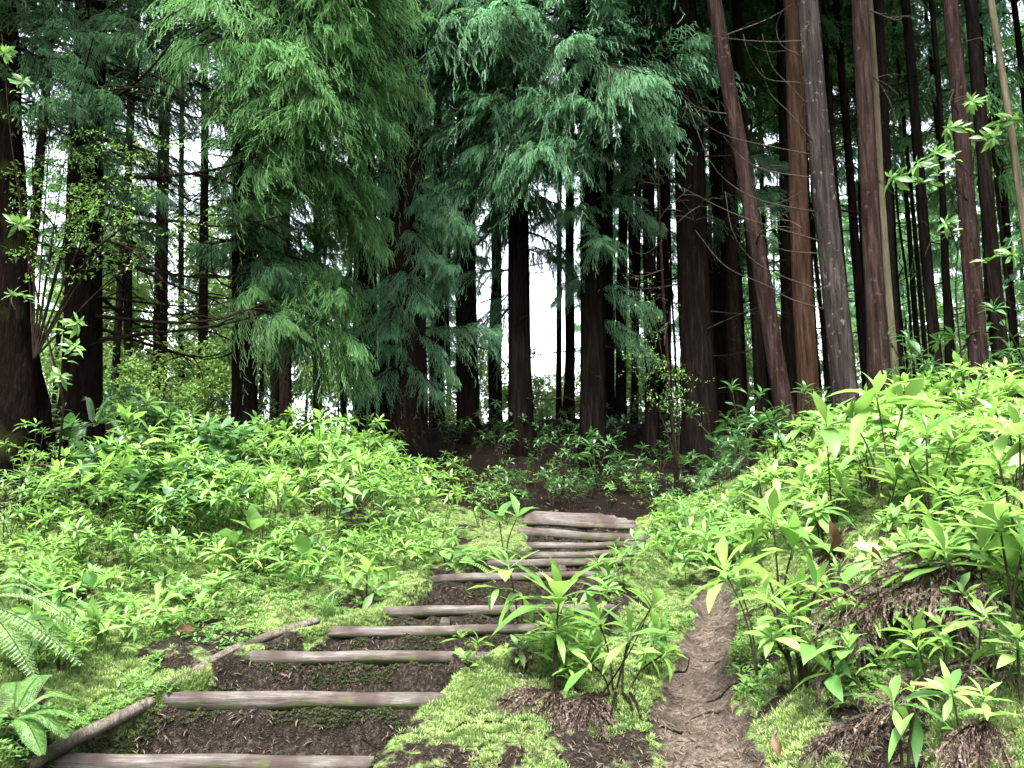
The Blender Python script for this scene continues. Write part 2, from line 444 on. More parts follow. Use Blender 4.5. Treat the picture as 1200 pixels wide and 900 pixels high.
M['leaf_far'] = leafmat('far_pale_leaf', (.06, .13, .03), (.12, .21, .05), .5, (.22, .36, .07), rough=.5, spec=.3)
M['leaf_fern'] = leafmat('pale_fern_leaf', (.07, .15, .05), (.20, .31, .13), .4, (.3, .42, .15), rough=.6, spec=.3)
M['leaf_brown'] = leafmat('dead_brown_leaf', (.022, .010, .006), (.065, .030, .016), .15, (.2, .1, .05), rough=.6, spec=.25)
M['frond_brown'] = leafmat('dead_brown_frond', (.022, .015, .011), (.060, .044, .035), .1, (.1, .07, .045), rough=.85, spec=.1, tipc=(.10, .077, .063))
M['frond_dark'] = leafmat('dark_root_frond', (.014, .009, .007), (.035, .024, .018), .05, (.05, .03, .02), rough=.85, spec=.1)
M['moss'] = leafmat('moss_tuft', (.060, .105, .028), (.20, .28, .095), .3, (.23, .34, .09), rough=.7, spec=.2)
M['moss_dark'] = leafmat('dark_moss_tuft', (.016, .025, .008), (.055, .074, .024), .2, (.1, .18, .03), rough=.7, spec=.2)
M['stem_green'] = barkmat('green_stem', (.03, .055, .015), (.06, .095, .03), (.10, .14, .05), scale=20)
M['stem_dark'] = barkmat('dark_stem', (.016, .014, .010), (.035, .032, .020), (.06, .058, .035), scale=20)

# ------------------------------------------------------------------ leaf templates (unit length along +Y, normal +Z)
def leaf_template(width=.3, curl=.25, fold=.25, twist=0., seg=6, belly=.45, wave=0.):
    ys = np.linspace(0, 1, seg + 1)
    w = width * .5 * np.clip((ys / belly) ** .75, 0, 1) * np.clip(1 - ((ys - belly) / (1 - belly)).clip(0) ** 1.9, 0, 1)
    w[0] = width * .04; w[-1] = width * .01
    v = []
    for i, y in enumerate(ys):
        z = -curl * y * y
        tw = twist * y
        for s in (-1, 0, 1):
            x = s * w[i]; zz = abs(s) * w[i] * fold + (wave * math.sin(y * 14 + s) * w[i] if s else 0)
            v.append((x * math.cos(tw) - zz * math.sin(tw), y * (1 - .25 * curl * y), z + x * math.sin(tw) + zz * math.cos(tw)))
    t = []
    for i in range(seg):
        a = i * 3; b = a + 3
        t += [(a, a + 1, b + 1), (a, b + 1, b), (a + 1, a + 2, b + 2), (a + 1, b + 2, b + 1)]
    return np.array(v), np.array(t), np.repeat(ys, 3)

LANCE = [leaf_template(.23, c, f, tw, wave=.12) for c, f, tw in ((.15, .25, .1), (.35, .35, -.2), (.55, .3, .25), (.25, .45, 0))]
BROAD = [leaf_template(.33, c, f, tw, belly=.5, wave=.1) for c, f, tw in ((.1, .2, .1), (.3, .3, -.15), (.5, .3, .2))]
OVATE = [leaf_template(.72, c, f, tw, belly=.42, wave=.15) for c, f, tw in ((.15, .2, 0), (.4, .25, .2))]
SMALL = [leaf_template(.4, .2, .2, 0, seg=3), leaf_template(.5, .35, .3, .2, seg=3)]

def whorl(mb, c, axis, n, L, tmpls, lo=-5, hi=65, mat=0, jit=.4, rs=None):
    """rosette of leaves around a stem tip"""
    g = rs or rng
    axis = norm(np.asarray(axis, float))
    ref = np.array([1., 0, 0]) if abs(axis[0]) < .8 else np.array([0, 1., 0])
    a = norm(np.cross(axis, ref)); b = np.cross(axis, a)
    k = np.arange(n)
    az = k * 2.39996 + g.random() * 6.28 + g.normal(0, jit, n)
    el = np.radians(lo + (hi - lo) * (k / max(n - 1, 1)) ** 1.2 + np.clip(g.normal(0, 11, n), -12, 25))
    size = L * (1 - .45 * (k / max(n - 1, 1)) ** 1.5) * g.uniform(.6, 1.2, n)
    rad = np.cos(az)[:, None] * a + np.sin(az)[:, None] * b
    d = np.cos(el)[:, None] * rad + np.sin(el)[:, None] * axis
    T = c + d * L * .03 - axis * ((n - 1 - k) / n * L * .18)[:, None]
    Mx = frames(d, np.broadcast_to(axis, d.shape), size)
    which = g.integers(0, len(tmpls), n)
    r = np.clip(g.normal(.48, .27, n) + .25 * (k / n), 0, 1)
    for q, tp in enumerate(tmpls):
        s = which == q
        mb.inst(tp, Mx[s], T[s], r[s], mat)

def stem_leaves(mb, pts, n, L, tmpls, mat=0, start=.35, droop=0):
    g = rng
    for q in range(n):
        t = start + (1 - start) * (q + .5) / n
        i = min(int(t * (len(pts) - 1)), len(pts) - 2); f = t * (len(pts) - 1) - i
        p = pts[i] * (1 - f) + pts[i + 1] * f
        ax = norm(pts[i + 1] - pts[i])
        az = q * 2.4 + g.random()
        d = np.array([math.cos(az), math.sin(az), .35 + .4 * t - droop])
        mb.inst(tmpls[g.integers(len(tmpls))], frames(d[None], ax[None], [L * g.uniform(.7, 1.1)]), p[None], g.random(1), mat)

def shrub_meshes(name, h, nst, L, tmpls, leafm, stemm, spread=.5, nl=10, sl=5, r0=.006):
    """one variant of a leafy plant: (stem mesh, foliage mesh)"""
    sb, fb = MB(), MB()
    for s in range(nst):
        az = s * 2.4 + rng.random(); rad = spread * h * (0 if nst == 1 else rng.uniform(.3, 1))
        hh = h * rng.uniform(.6, 1.0)
        tip = np.array([math.cos(az) * rad, math.sin(az) * rad, hh])
        base = tip * np.array([.12, .12, 0]) + np.array([0, 0, -.05])
        mid = (base + tip) * .5 + np.array([-math.cos(az), -math.sin(az), 0]) * rad * .12 + rng.normal(0, .02 * h, 3)
        pts = smooth_path([base, mid, tip], 8)
        tube(sb, pts, np.linspace(r0, r0 * .5, 8), 5)
        ax = norm(norm(pts[-1] - pts[-2]) + np.array([0, 0, .5]))
        whorl(fb, tip, ax, nl + rng.integers(-2, 3), L * rng.uniform(.8, 1.1), tmpls)
        if sl: stem_leaves(fb, pts, sl, L * .8, tmpls)
    return sb.mesh(name + '_stem', stemm, True), fb.mesh(name + '_leaves', leafm, True)

def put_plant(name, var, loc, rz, sc, label, cat, group=None, tilt=0):
    o = empty(name, loc, label, cat, group)
    o.rotation_euler = (rng.normal(0, tilt) if tilt else 0, rng.normal(0, tilt) if tilt else 0, rz); o.scale = (sc,) * 3
    ob('stem', var[0], o); ob('foliage', var[1], o)
    return o


# ================================================================== SETTING: ground
def build_ground():
    def axis(a, b, fine, lim, grow=1.12):
        core = list(np.arange(a, b + 1e-6, fine))
        s = fine; x = b; hi = []
        while x < lim: s *= grow; x += s; hi.append(x)
        s = fine; x = a; lo = []
        while x > -lim: s *= grow; x -= s; lo.append(x)
        return np.array(lo[::-1] + core + hi)
    xs = axis(-3.6, 3.6, .024, 420); ys = axis(2.4, 9.6, .024, 420)
    X, Y = np.meshgrid(xs, ys)
    Z = ground(X, Y)
    nx, ny = len(xs), len(ys)
    v = np.stack([X, Y, Z], -1).reshape(-1, 3)
    i = (np.arange(ny - 1)[:, None] * nx + np.arange(nx - 1)[None]).ravel()
    t = np.concatenate([np.stack([i, i + 1, i + nx + 1], 1), np.stack([i, i + nx + 1, i + nx], 1)])
    mb = MB(); mb.add(v, t)
    me = mb.mesh('ground', M['ground'], True)
    soil = np.maximum(corridor(X, Y), path_mask(X, Y))
    soil = np.maximum(soil, .52 * sstep(.9, 1.5, X) * (1 - sstep(4.6, 6.5, Y)))
    soil = np.maximum(soil, .62 * sstep(.12, .34, -fbm(X * 2.2, Y * 2.2, 71)) * (Y < 9))
    hx, hy, _ = P(690, 850, 4.0)
    soil = np.maximum(soil, .95 * np.exp(-(((X - hx) / .42) ** 2 + ((Y - hy) / .45) ** 2) ** 2))
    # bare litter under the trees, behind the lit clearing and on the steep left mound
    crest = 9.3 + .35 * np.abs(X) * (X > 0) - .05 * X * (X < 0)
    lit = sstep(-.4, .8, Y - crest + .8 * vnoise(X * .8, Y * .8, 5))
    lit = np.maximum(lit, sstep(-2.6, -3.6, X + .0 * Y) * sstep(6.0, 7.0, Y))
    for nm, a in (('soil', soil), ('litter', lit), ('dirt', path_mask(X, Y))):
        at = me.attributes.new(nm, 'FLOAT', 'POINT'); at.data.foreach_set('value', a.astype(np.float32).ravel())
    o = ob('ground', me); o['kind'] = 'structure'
build_ground()

# ================================================================== log steps
def log_mesh(a, b, r, seed, bow=0.0, flat=0.0):
    a = np.asarray(a); b = np.asarray(b); c = (a + b) / 2
    L = np.linalg.norm(b - a)
    n = 40
    t = np.linspace(-1, 1, n)
    pts = np.stack([t * L / 2, bow * (1 - t * t) * .05 + .008 * np.array([vnoise(q * 2.3, seed * 1.7, 3) for q in t]), .016 * np.array([vnoise(q * 2.0, seed * 2.1, 5) for q in t])], 1)
    rad = r * (1 + .10 * np.array([vnoise(q * 3.0, seed, 8) for q in t]) - .06 * t)
    rad[0] *= .80; rad[-1] *= .80
    mb = MB(); tube(mb, pts, rad, 18, 0, .5, True, .26, seed)
    me = mb.mesh('step_log', M['log'], True)
    ang = math.atan2(b[1] - a[1], b[0] - a[0]); el = math.asin((b[2] - a[2]) / L)
    return me, c, (0, -el, ang)

STEP_LABELS = ['weathered round log of the bottommost step, cut by the foot of the photo',
               'weathered grey log, second step up, above a tall dark earth riser',
               'weathered grey log, third step up, with a mossy riser below',
               'weathered log, fourth step up, behind the red withered fern',
               'mossy earth step log, fifth from the bottom, with a short peg in front',
               'brown log, sixth step up, at the wide earthen landing',
               'thin log, seventh step up, lowest of the four close-set logs',
               'thin grey log, eighth step up, second of the close-set logs',
               'straight grey log, ninth step up, just below the thick slanting log',
               'thick dark round log lying slanted just below the top platform',
               'front log of the flat grey platform at the top of the stairs']
for i, (a, b, l) in enumerate(zip(LA, LB, LOGS)):
    me, c, rot = log_mesh(a, b, l[5], i + 1, bow=rng.uniform(-1, 1) * .3)
    o = ob('step_log', me, None, c, rot)
    tag(o, STEP_LABELS[i], 'log step', 'log steps of the stairway')
for k, (d, pa, pb) in enumerate([(8.52, (615, 610), (744, 616)), (8.65, (618, 608), (735, 613)), (8.79, (621, 606), (722, 610.5)), (8.93, (624, 604.5), (708, 608))]):
    a, b = P(*pa, d), P(*pb, d)
    me, c, rot = log_mesh(a, b, .058, 30 + k)
    tag(ob('platform_log', me, None, c, rot), ['second log of the flat grey platform at the top of the stairs', 'third log of the flat grey platform at the top of the stairs', 'fourth log of the flat grey platform, just before the rearmost',
        'rearmost log of the flat grey platform at the top of the stairs'][k], 'log', 'logs of the top platform')
for k, (pts, r, lab) in enumerate([
        ([(26, 902, 3.55), (85, 868, 3.70), (145, 838, 3.88), (178, 822, 4.0)], .034, 'bare pale edging log left of the bottom step'),
        ([(168, 822, 4.0), (215, 797, 4.15), (262, 768, 4.38), (285, 757, 4.48)], .031, 'mossy pale edging log left of the second step'),
        ([(276, 766, 4.5), (312, 747, 4.68), (372, 727, 4.95)], .028, 'mossy edging log left of the third step, nearly buried')]):
    q = smooth_path([P(*p) for p in pts], 16); c = q.mean(0)
    mb = MB(); tube(mb, q - c, np.linspace(r, r * .85, 16), 14, 0, .5, True, .28, 50 + k)
    tag(ob('edging_log', mb.mesh('edging_log', M['log_pale'], True), None, c), lab, 'log', 'edging logs beside the steps')
for px, py, d, h, lab in [(522, 726, 5.09, .08, 'short square peg holding the fifth step log'), (658, 666, 6.23, .10, 'short peg holding the seventh step log'),
                          (492, 633, 8.3, .01, None)]:
    if lab is None: continue
    c = P(px, py, d)
    mb = MB(); tube(mb, [(0, 0, -.22), (0, 0, h * .2), (.004, .003, h * .55)], [.032, .032, .028], 9, 0, .5, True, .2, 3)
    tag(ob('peg', mb.mesh('peg', M['log'], False), None, c - np.array([0, .03, .03])), lab, 'peg', 'pegs in front of the step logs')

# ================================================================== conifers
def strand_template(n=22, droop=.22, nl=.15, nw=.026):
    mb_v, mb_t, tip = [], [], []
    def ax(t): return np.array([0, t, -droop * t * t])
    # core strip
    for s in (0, 1):
        o = len(mb_v)
        for t in (0, .5, 1):
            w = .028 * (1 - .7 * t)
            e = np.array([w, 0, 0]) if s == 0 else np.array([0, 0, w])
            mb_v += [ax(t) - e, ax(t) + e]; tip += [t, t]
        mb_t += [(o, o + 1, o + 3), (o, o + 3, o + 2), (o + 2, o + 3, o + 5), (o + 2, o + 5, o + 4)]
    for i in range(n):
        t = .03 + .97 * i / (n - 1); th = i * 2.4
        rad = np.array([math.cos(th), 0, math.sin(th)])
        a = norm(ax(t + .01) - ax(t))
        d = norm(a * .85 + rad * .62)
        l = nl * (1 - .45 * t); w = norm(np.cross(d, rad + .3)) * nw
        o = len(mb_v); p = ax(t)
        mb_v += [p - w, p + w, p + d * l]; tip += [t, t, min(1, t + .1)]
        mb_t.append((o, o + 1, o + 2))
    return np.array(mb_v), np.array(mb_t), np.array(tip)

STRAND = strand_template(20, .30, .17, .021); STRAND_LO = strand_template(11, .22, .24, .055)

def bough_geo(mb, L=2.4, nsec=24, mst=11, tm=STRAND, sl=.23, width=.42, droop=.5, M4=None, wood=True, hang=.55):
    """drooping cedar bough along +Y: slot 0 needles, slot 1 wood"""
    s = np.linspace(0, 1, 12)
    lat = rng.normal(0, .05)
    main = np.stack([lat * L * np.sin(s * 3), L * s * (1 - .12 * s), L * (.10 * s - droop * s * s + .16 * s ** 4)], 1)
    V, D, S, Rn = [], [], [], []
    sub = MB()
    if wood: tube(sub, main, np.linspace(.028, .006, 12) * L / 2.4, 5, 1)
    for k in range(nsec):
        t = .10 + .90 * (k + rng.random() * .6) / nsec
        i = min(int(t * 11), 10); f = t * 11 - i
        p = main[i] * (1 - f) + main[i + 1] * f; a = norm(main[i + 1] - main[i])
        side = (1 if k % 2 else -1)
        l = L * width * (.35 + .75 * math.sin(math.pi * min(t * .9 + .12, 1))) * rng.uniform(.6, 1.1) * (1.1 - .55 * t)
        bd = norm(a * rng.uniform(.5, 1.1) + np.array([side * rng.uniform(.4, 1), 0, rng.normal(.0, .34)]))
        q = np.linspace(0, 1, 5)[:, None]
        sec = p + bd * l * q + np.array([0, 0, -rng.uniform(.35, 1.0)]) * l * q ** 2 + a * l * .12 * q ** 2
        if wood: tube(sub, sec, np.linspace(.009, .003, 5), 3, 1, cap=False)
        for j in range(mst):
            u = .08 + .92 * (j + rng.random()) / mst
            ii = min(int(u * 4), 3); ff = u * 4 - ii
            pp = sec[ii] * (1 - ff) + sec[ii + 1] * ff; sa = norm(sec[ii + 1] - sec[ii])
            sd = (1 if j % 2 else -1)
            lateral = norm(np.cross(sa, [0, 0, 1.]))
            d = norm(sa * rng.uniform(.6, 1.0) + lateral * sd * rng.uniform(.2, .8) + np.array([0, 0, -hang * rng.uniform(.2, 1.3)]) + rng.normal(0, .2, 3))
            V.append(pp); D.append(d); S.append(sl * rng.uniform(.6, 1.25) * (1.1 - .35 * u)); Rn.append(np.clip(.15 + .55 * t * u + rng.normal(.1, .17), 0, 1))
    V, D, S, Rn = map(np.array, (V, D, S, Rn))
    up = np.broadcast_to(np.array([0, 0, 1.]), D.shape) + rng.normal(0, .25, D.shape)
    sub.inst(tm, frames(D, up, S), V, Rn, 0)
    for v, t, m, r, pt in zip(sub.v, sub.t, sub.m, sub.r, sub.p):
        pass
    vv = np.concatenate(sub.v); tt = np.concatenate(sub.t); mm = np.concatenate(sub.m); rr = np.concatenate(sub.r); tp = np.concatenate(sub.p)
    if M4 is not None:
        A, T = M4
        vv = vv @ A.T + T
    mb.v.append(vv); mb.t.append(tt + mb.n); mb.m.append(mm); mb.r.append(rr); mb.p.append(tp); mb.n += len(vv)

def bough_mesh(name, needle, **kw):
    mb = MB(); bough_geo(mb, **kw)
    return mb.mesh(name, [M[needle], M['twig_dark']])

BOUGH = [bough_mesh('bough', 'needle', L=2.4, droop=.3 + .17 * (k % 4), width=.50 + .08 * (k % 2), nsec=42, mst=24, sl=.185, hang=.62) for k in range(4)]
BOUGH_B = [bough_mesh('bough', 'needle_blue', L=2.4, droop=.35 + .22 * (k % 3), width=.52, hang=.75, nsec=42, mst=24, sl=.20) for k in range(3)]
BOUGH_D = [bough_mesh('bough', 'needle_dark', L=2.2, droop=.4, nsec=32, mst=18, sl=.19) for k in range(2)]

def crown_mesh(name, needle, H=9.0, Rm=2.3, nb=34, tm=STRAND_LO, gap=.2):
    mb = MB()
    for k in range(nb):
        u = (k + .5) / nb
        z = H * u ** .9
        l = Rm * (1 - .75 * u) * rng.uniform(.7, 1.15) * (.65 + .35 * min(1, u * 6))
        az = k * 2.4 + rng.normal(0, .3)
        ca, sa = math.cos(az), math.sin(az)
        tilt = R(rng.uniform(0, 18) + 14 * u)
        Rz = np.array([[ca, -sa, 0], [sa, ca, 0], [0, 0, 1]]); Rx = np.array([[1, 0, 0], [0, math.cos(tilt), -math.sin(tilt)], [0, math.sin(tilt), math.cos(tilt)]])
        bough_geo(mb, L=l, nsec=16, mst=9, tm=tm, sl=.34, droop=.4, width=.5, M4=(Rz @ Rx, np.array([0, 0, z])), hang=.6)
    return mb.mesh(name, [M[needle], M['twig_dark']])

CROWN = [crown_mesh('crown', 'needle'), crown_mesh('crown', 'needle_dark'), crown_mesh('crown', 'needle_dark', Rm=2.0, nb=30), crown_mesh('crown', 'needle_blue', Rm=2.2, nb=30)]

def dead_branch_mesh(L, seed):
    g = np.random.default_rng(seed)
    mb = MB()
    s = np.linspace(0, 1, 10)
    up = g.uniform(-.25, .1)
    main = np.stack([.12 * L * np.sin(s * g.uniform(1, 4)), L * s, L * (up * s - .35 * s ** 2 + .45 * s ** 3)], 1)
    tube(mb, main, np.linspace(.015, .004, 10), 5)
    for k in range(g.integers(3, 8)):
        t = g.uniform(.2, .95); i = int(t * 9)
        p = main[i]; d = norm(np.array([g.choice([-1, 1]) * g.uniform(.4, 1), g.uniform(.3, 1), g.normal(0, .35)]))
        l = L * g.uniform(.15, .45); q = np.linspace(0, 1, 5)[:, None]
        tube(mb, p + d * l * q + np.array([0, 0, -.35]) * l * q ** 2, np.linspace(.007, .003, 5), 4)
    return mb
DEAD_D = [dead_branch_mesh(1.2, 100 + k).mesh('dead_branch', M['twig_dark']) for k in range(5)]
DEAD_P = [dead_branch_mesh(1.1, 200 + k).mesh('dead_branch', M['twig_pale']) for k in range(4)]

def trunk_mesh(base, axis, r0, H, seed, bark, flare=.35, flare_h=.7, lump=0.08, sides=18, wob=.03, taper=.55):
    """local mesh: base at the origin"""
    zs = np.concatenate([[-.4, 0, .12, .28, .5, .8], np.linspace(1.2, H, 22)])
    a = axis / axis[2]
    pts = a[None] * zs[:, None] + np.stack([wob * np.array([vnoise(z * .35, seed, 4) for z in zs]), wob * np.array([vnoise(z * .35, seed + 9, 6) for z in zs]), zs * 0], 1) * np.clip(zs / 1.5, 0, 1)[:, None] * 3
    rad = r0 * (1 - taper * np.clip(zs, 0, None) / H) * (1 + flare * np.exp(-np.clip(zs, 0, None) / flare_h * 2))
    mb = MB(); tube(mb, pts, rad, sides, 0, .5, True, lump, seed)
    v = mb.v[0]; n = len(zs) * sides                     # root buttresses
    th = np.tile(np.linspace(0, 2 * np.pi, sides, endpoint=False), len(zs)); zz = np.repeat(zs, sides)
    k = .38 * np.exp(-np.clip(zz, 0, None) / .32) * (np.cos(th * 4 + seed) * .6 + np.cos(th * 3 + seed * 2) * .4)
    c = np.repeat(pts, sides, 0); v[:n, :2] += (v[:n, :2] - c[:, :2]) * k[:, None]
    return mb.mesh('trunk', M[bark], True)

_tn = [0]
def conifer(label, base, top, wpx, d, bark, cat='tree', group=None, boughs=(), crown=None, dead=(), H=17.0, name='cedar_tree', flare=.22, lump=.14, taper=.5, wob=.02, flare_h=.7):
    """base/top: photo pixels on the trunk axis at distance d; boughs: (pixel y on the trunk, azimuth deg, scale, mesh, pitch deg)"""
    _tn[0] += 1
    b = P(base[0], base[1], d); t = P(top[0], top[1], d)
    ax = t - b
    z0 = float(ground(np.array([b[0]]), np.array([b[1]]))[0])
    b0 = b + ax * (z0 - b[2]) / ax[2]
    o = empty(name, b0, label, cat, group)
    ob('trunk', trunk_mesh(b0, ax, wpx * pxm(d) / 2 * .76 / (1 - taper * .12), H, _tn[0] * 3.7, bark, flare=flare, flare_h=flare_h, lump=lump, taper=taper, wob=wob), o)
    def onaxis(py):
        z = P(600, py, d)[2] - b0[2]
        return ax / ax[2] * z
    for (py, az, sc, me, pitch) in boughs:
        ob('bough', me, o, onaxis(py), (R(pitch + rng.normal(0, 7)), R(rng.normal(0, 16)), R(az)), sc)
    for (py, az, sc, me, pitch) in dead:
        ob('dead_branch', me, o, onaxis(py), (R(pitch), R(rng.uniform(-180, 180)) * .12, R(az)), sc)
    if crown:
        k, hz, sc = crown
        ob('crown', CROWN[k], o, ax / ax[2] * hz, (0, 0, rng.random() * 6.28), (sc, sc, sc * max(.6, (H - hz) / 9.0 / sc)))
    return o

def rb(n, y0, y1, az0, az1, s0, s1, meshes, p0=-5, p1=15):
    return [(y0 + (y1 - y0) * (k + rng.random() * .8) / n, rng.uniform(az0, az1), rng.uniform(s0, s1), meshes[rng.integers(len(meshes))], rng.uniform(p0, p1)) for k in range(n)]

A_RED = 'trunks beside the clearing'
# --- right-hand trunks
conifer('slender red brown trunk leaning left, behind the curved bare twigs', (917, 470), (838, 0), 27, 10.2, 'bark_red', crown=(1, 8.5, .8), dead=rb(6, -20, 330, 0, 360, .6, 1.1, DEAD_P), group=A_RED)
conifer('smooth orange brown trunk just left of the thick grey flecked trunk', (946, 430), (927, 0), 31, 11.0, 'bark_orange', crown=(1, 8.5, .9), dead=rb(4, -20, 250, 0, 360, .5, .9, DEAD_P), group=A_RED)
R3 = conifer('thick grey brown trunk flecked with pale lichen, bare curved twigs on its left side', (992, 480), (944, 0), 37, 9.2, 'bark_grey', crown=(1, 8.5, 1), group=A_RED)
conifer('straight red brown trunk with pale flecks, right of the thick grey trunk', (1031, 460), (1009, 0), 29, 9.6, 'bark_red', crown=(2, 8.5, .9), dead=rb(3, -20, 250, -60, 60, .5, .9, DEAD_P), group=A_RED)
conifer('dark red brown trunk behind the bright leafy sprig', (1148, 450), (1115, 0), 26, 9.4, 'bark_red', crown=(2, 8.5, .8), dead=rb(4, 0, 300, 0, 360, .4, .8, DEAD_P), group=A_RED)
conifer('dark trunk touching the red brown trunk behind the leafy sprig', (1175, 440), (1138, 0), 22, 10.5, 'bark_dark', crown=(1, 9, .8), dead=rb(4, 0, 300, 0, 360, .4, .8, DEAD_D), group=A_RED)
conifer('thin pale straight stem at the edge of the photo, in front of dark trunks', (1222, 420), (1163, 0), 12, 8.0, 'bark_pale', H=11, flare=.1, taper=.4, name='sapling', crown=None, group=A_RED)
conifer('thin dark trunk standing alone between two red brown trunks', (1096, 420), (1060, 0), 17, 12.0, 'bark_dark', crown=(1, 9, .8), dead=rb(6, 0, 330, 0, 360, .5, .9, DEAD_D), group=A_RED)
conifer('thin grey green stem close behind the straight red brown trunk', (1048, 420), (1019, 0), 11, 11.0, 'bark_pale', H=12, flare=.1, group=A_RED, name='sapling')
conifer('dim brown trunk half hidden behind the straight red brown trunk', (1046, 400), (1028, 0), 20, 13.5, 'bark_brown', crown=(1, 9, .9), group=A_RED, dead=rb(4, 0, 300, 0, 360, .5, 1, DEAD_D))
conifer('dark trunk in deep shade left of the orange brown trunk', (925, 430), (915, 0), 22, 14.0, 'bark_dark', crown=(1, 8, 1), group=A_RED, dead=rb(6, 0, 350, 0, 360, .5, 1.1, DEAD_D))
conifer('black trunk crossing behind the leaning red brown trunk', (890, 440), (862, 0), 18, 13.0, 'bark_dark', crown=(1, 8, 1), group=A_RED, dead=rb(6, 0, 350, 0, 360, .5, 1.1, DEAD_D))
conifer('slim dark trunk leaning between grey and red brown trunks', (1012, 400), (978, 0), 14, 15.0, 'bark_dark', crown=(2, 8, .9), group=A_RED, dead=rb(4, 0, 350, 0, 360, .5, 1, DEAD_D))
# --- middle trunks
A_MID = 'dark trunks at the forest edge'
conifer('broad black trunk full of fine bare twigs, left of the leaning red trunk', (822, 545), (800, 0), 52, 12.0, 'bark_dark', crown=(1, 7.5, 1), dead=rb(16, -60, 470, 0, 360, .6, 1.3, DEAD_D) + rb(5, 0, 400, 60, 200, .8, 1.2, DEAD_P), group=A_MID)
conifer('slim dark trunk just left of the broad twiggy black trunk', (764, 540), (757, 0), 21, 12.6, 'bark_dark', crown=(1, 7.5, 1), boughs=rb(3, 0, 200, 100, 260, .5, .8, BOUGH_D), dead=rb(8, -20, 470, 0, 360, .5, 1, DEAD_D), group=A_MID)
T7 = conifer('tall dark cedar beside the white sky gap, carrying big drooping blue green boughs', (694, 560), (690, 0), 38, 12.4, 'bark_dark', crown=(3, 11.0, .8),
        boughs=rb(40, -160, 200, 50, 225, .8, 1.35, BOUGH_B, -2, 20) + rb(7, 220, 380, 100, 260, .35, .6, BOUGH_B, -10, 5) + [(150, 190, .9, BOUGH_B[0], 10), (185, 150, .95, BOUGH_B[1], 6), (120, 240, .7, BOUGH_B[2], 5), (215, 140, .85, BOUGH_B[1], 2)],
        dead=rb(7, 200, 480, 0, 360, .5, 1, DEAD_D), group=A_MID)
conifer('dark cedar left of the white sky gap with feathery boughs down to eye level', (611, 545), (606, 0), 35, 12.8, 'bark_dark', crown=(3, 10, .8),
        boughs=rb(22, -100, 370, 30, 330, .5, .9, BOUGH_B, -5, 10) + [(20, 130, 1.2, BOUGH_B[0], 12), (90, 110, 1.1, BOUGH_B[1], 8)], dead=rb(5, 200, 480, 0, 360, .5, 1, DEAD_D), group=A_MID)
conifer('dark trunk with one crooked bare branch, behind the drooping low boughs', (549, 550), (545, 0), 33, 13.2, 'bark_dark', crown=(3, 6.5, 1), boughs=rb(12, -80, 250, 0, 360, .6, .95, BOUGH_B) + rb(16, -120, 210, 120, 250, .75, 1.2, BOUGH_B, -4, 14), dead=rb(7, 200, 480, 0, 360, .5, 1.2, DEAD_D), group=A_MID)
conifer('stout cedar with a wide brown base behind the bright bush', (476, 545), (480, 0), 60, 12.2, 'bark_brown', crown=(0, 10, .7),
        boughs=rb(20, 200, 440, 110, 290, .36, .65, BOUGH_B, -12, 5) + [(-30, 110, .8, BOUGH[0], 10), (20, 60, .8, BOUGH[1], 10), (40, 250, .7, BOUGH[2], 5)], dead=rb(6, 100, 400, 0, 360, .4, .9, DEAD_D), flare=.3, group=A_MID)
conifer('dark trunk half hidden at the lower tip of the biggest cedar', (428, 530), (430, 0), 37, 13.0, 'bark_dark', crown=(0, 7, .9), boughs=rb(9, -80, 200, 60, 300, .6, .95, BOUGH), dead=rb(5, 200, 480, 0, 360, .5, 1, DEAD_D), group=A_MID)
conifer('thin dark trunk right of the tall cedar by the sky gap', (726, 545), (735, 0), 16, 15.0, 'bark_dark', crown=(2, 7, .9), dead=rb(7, 100, 480, 0, 360, .5, 1, DEAD_D), group=A_MID)
conifer('slim trunk in the shade right of the broad twiggy trunk', (862, 520), (848, 0), 20, 14.0, 'bark_brown', crown=(1, 7, .9), dead=rb(7, 50, 480, 0, 360, .5, 1, DEAD_D), group=A_MID)
conifer('slim pale lichen sapling in front of the slim dark trunk', (792, 545), (770, 190), 7, 10.6, 'bark_brown', H=4.8, flare=.1, taper=.7, name='sapling', group=A_MID, dead=rb(8, 150, 400, 0, 360, .4, .7, DEAD_P))
for lab, bx, tx, w, d, dy in [('slim black trunk close to the right side of the white sky gap', 667, 668, 15, 14.5, 1), ('slim black trunk just right of the tall cedar beside the sky gap', 716, 714, 12, 15.5, 1),
        ('thin black trunk between the slim pale sapling and the broad twiggy trunk', 783, 778, 13, 14.0, 1), ('thin trunk leaning behind the slim dark trunk of the middle', 742, 752, 11, 16.5, 1), ('black trunk close left of the cedar by the sky gap', 582, 580, 17, 15.0, 1),
        ('thin black trunk just right of the stout cedar with the brown base', 515, 512, 16, 15.5, 1), ('thin black trunk left of the stout cedar with the brown base', 447, 450, 14, 15.0, 1), ('black trunk right of the broad twiggy trunk, before the leaning red one', 846, 838, 17, 14.6, 1),
        ('thin dark trunk seen through the right half of the white sky gap', 655, 657, 9, 19.0, 1)]:
    conifer(lab, (bx, 530), (tx, 0), w, d, 'bark_dark', crown=(1, 8.5, .8), dead=rb(9, 60, 480, 0, 360, .5, 1.2, DEAD_D), boughs=rb(4, 0, 280, 0, 360, .4, .7, BOUGH_B), group=A_MID)
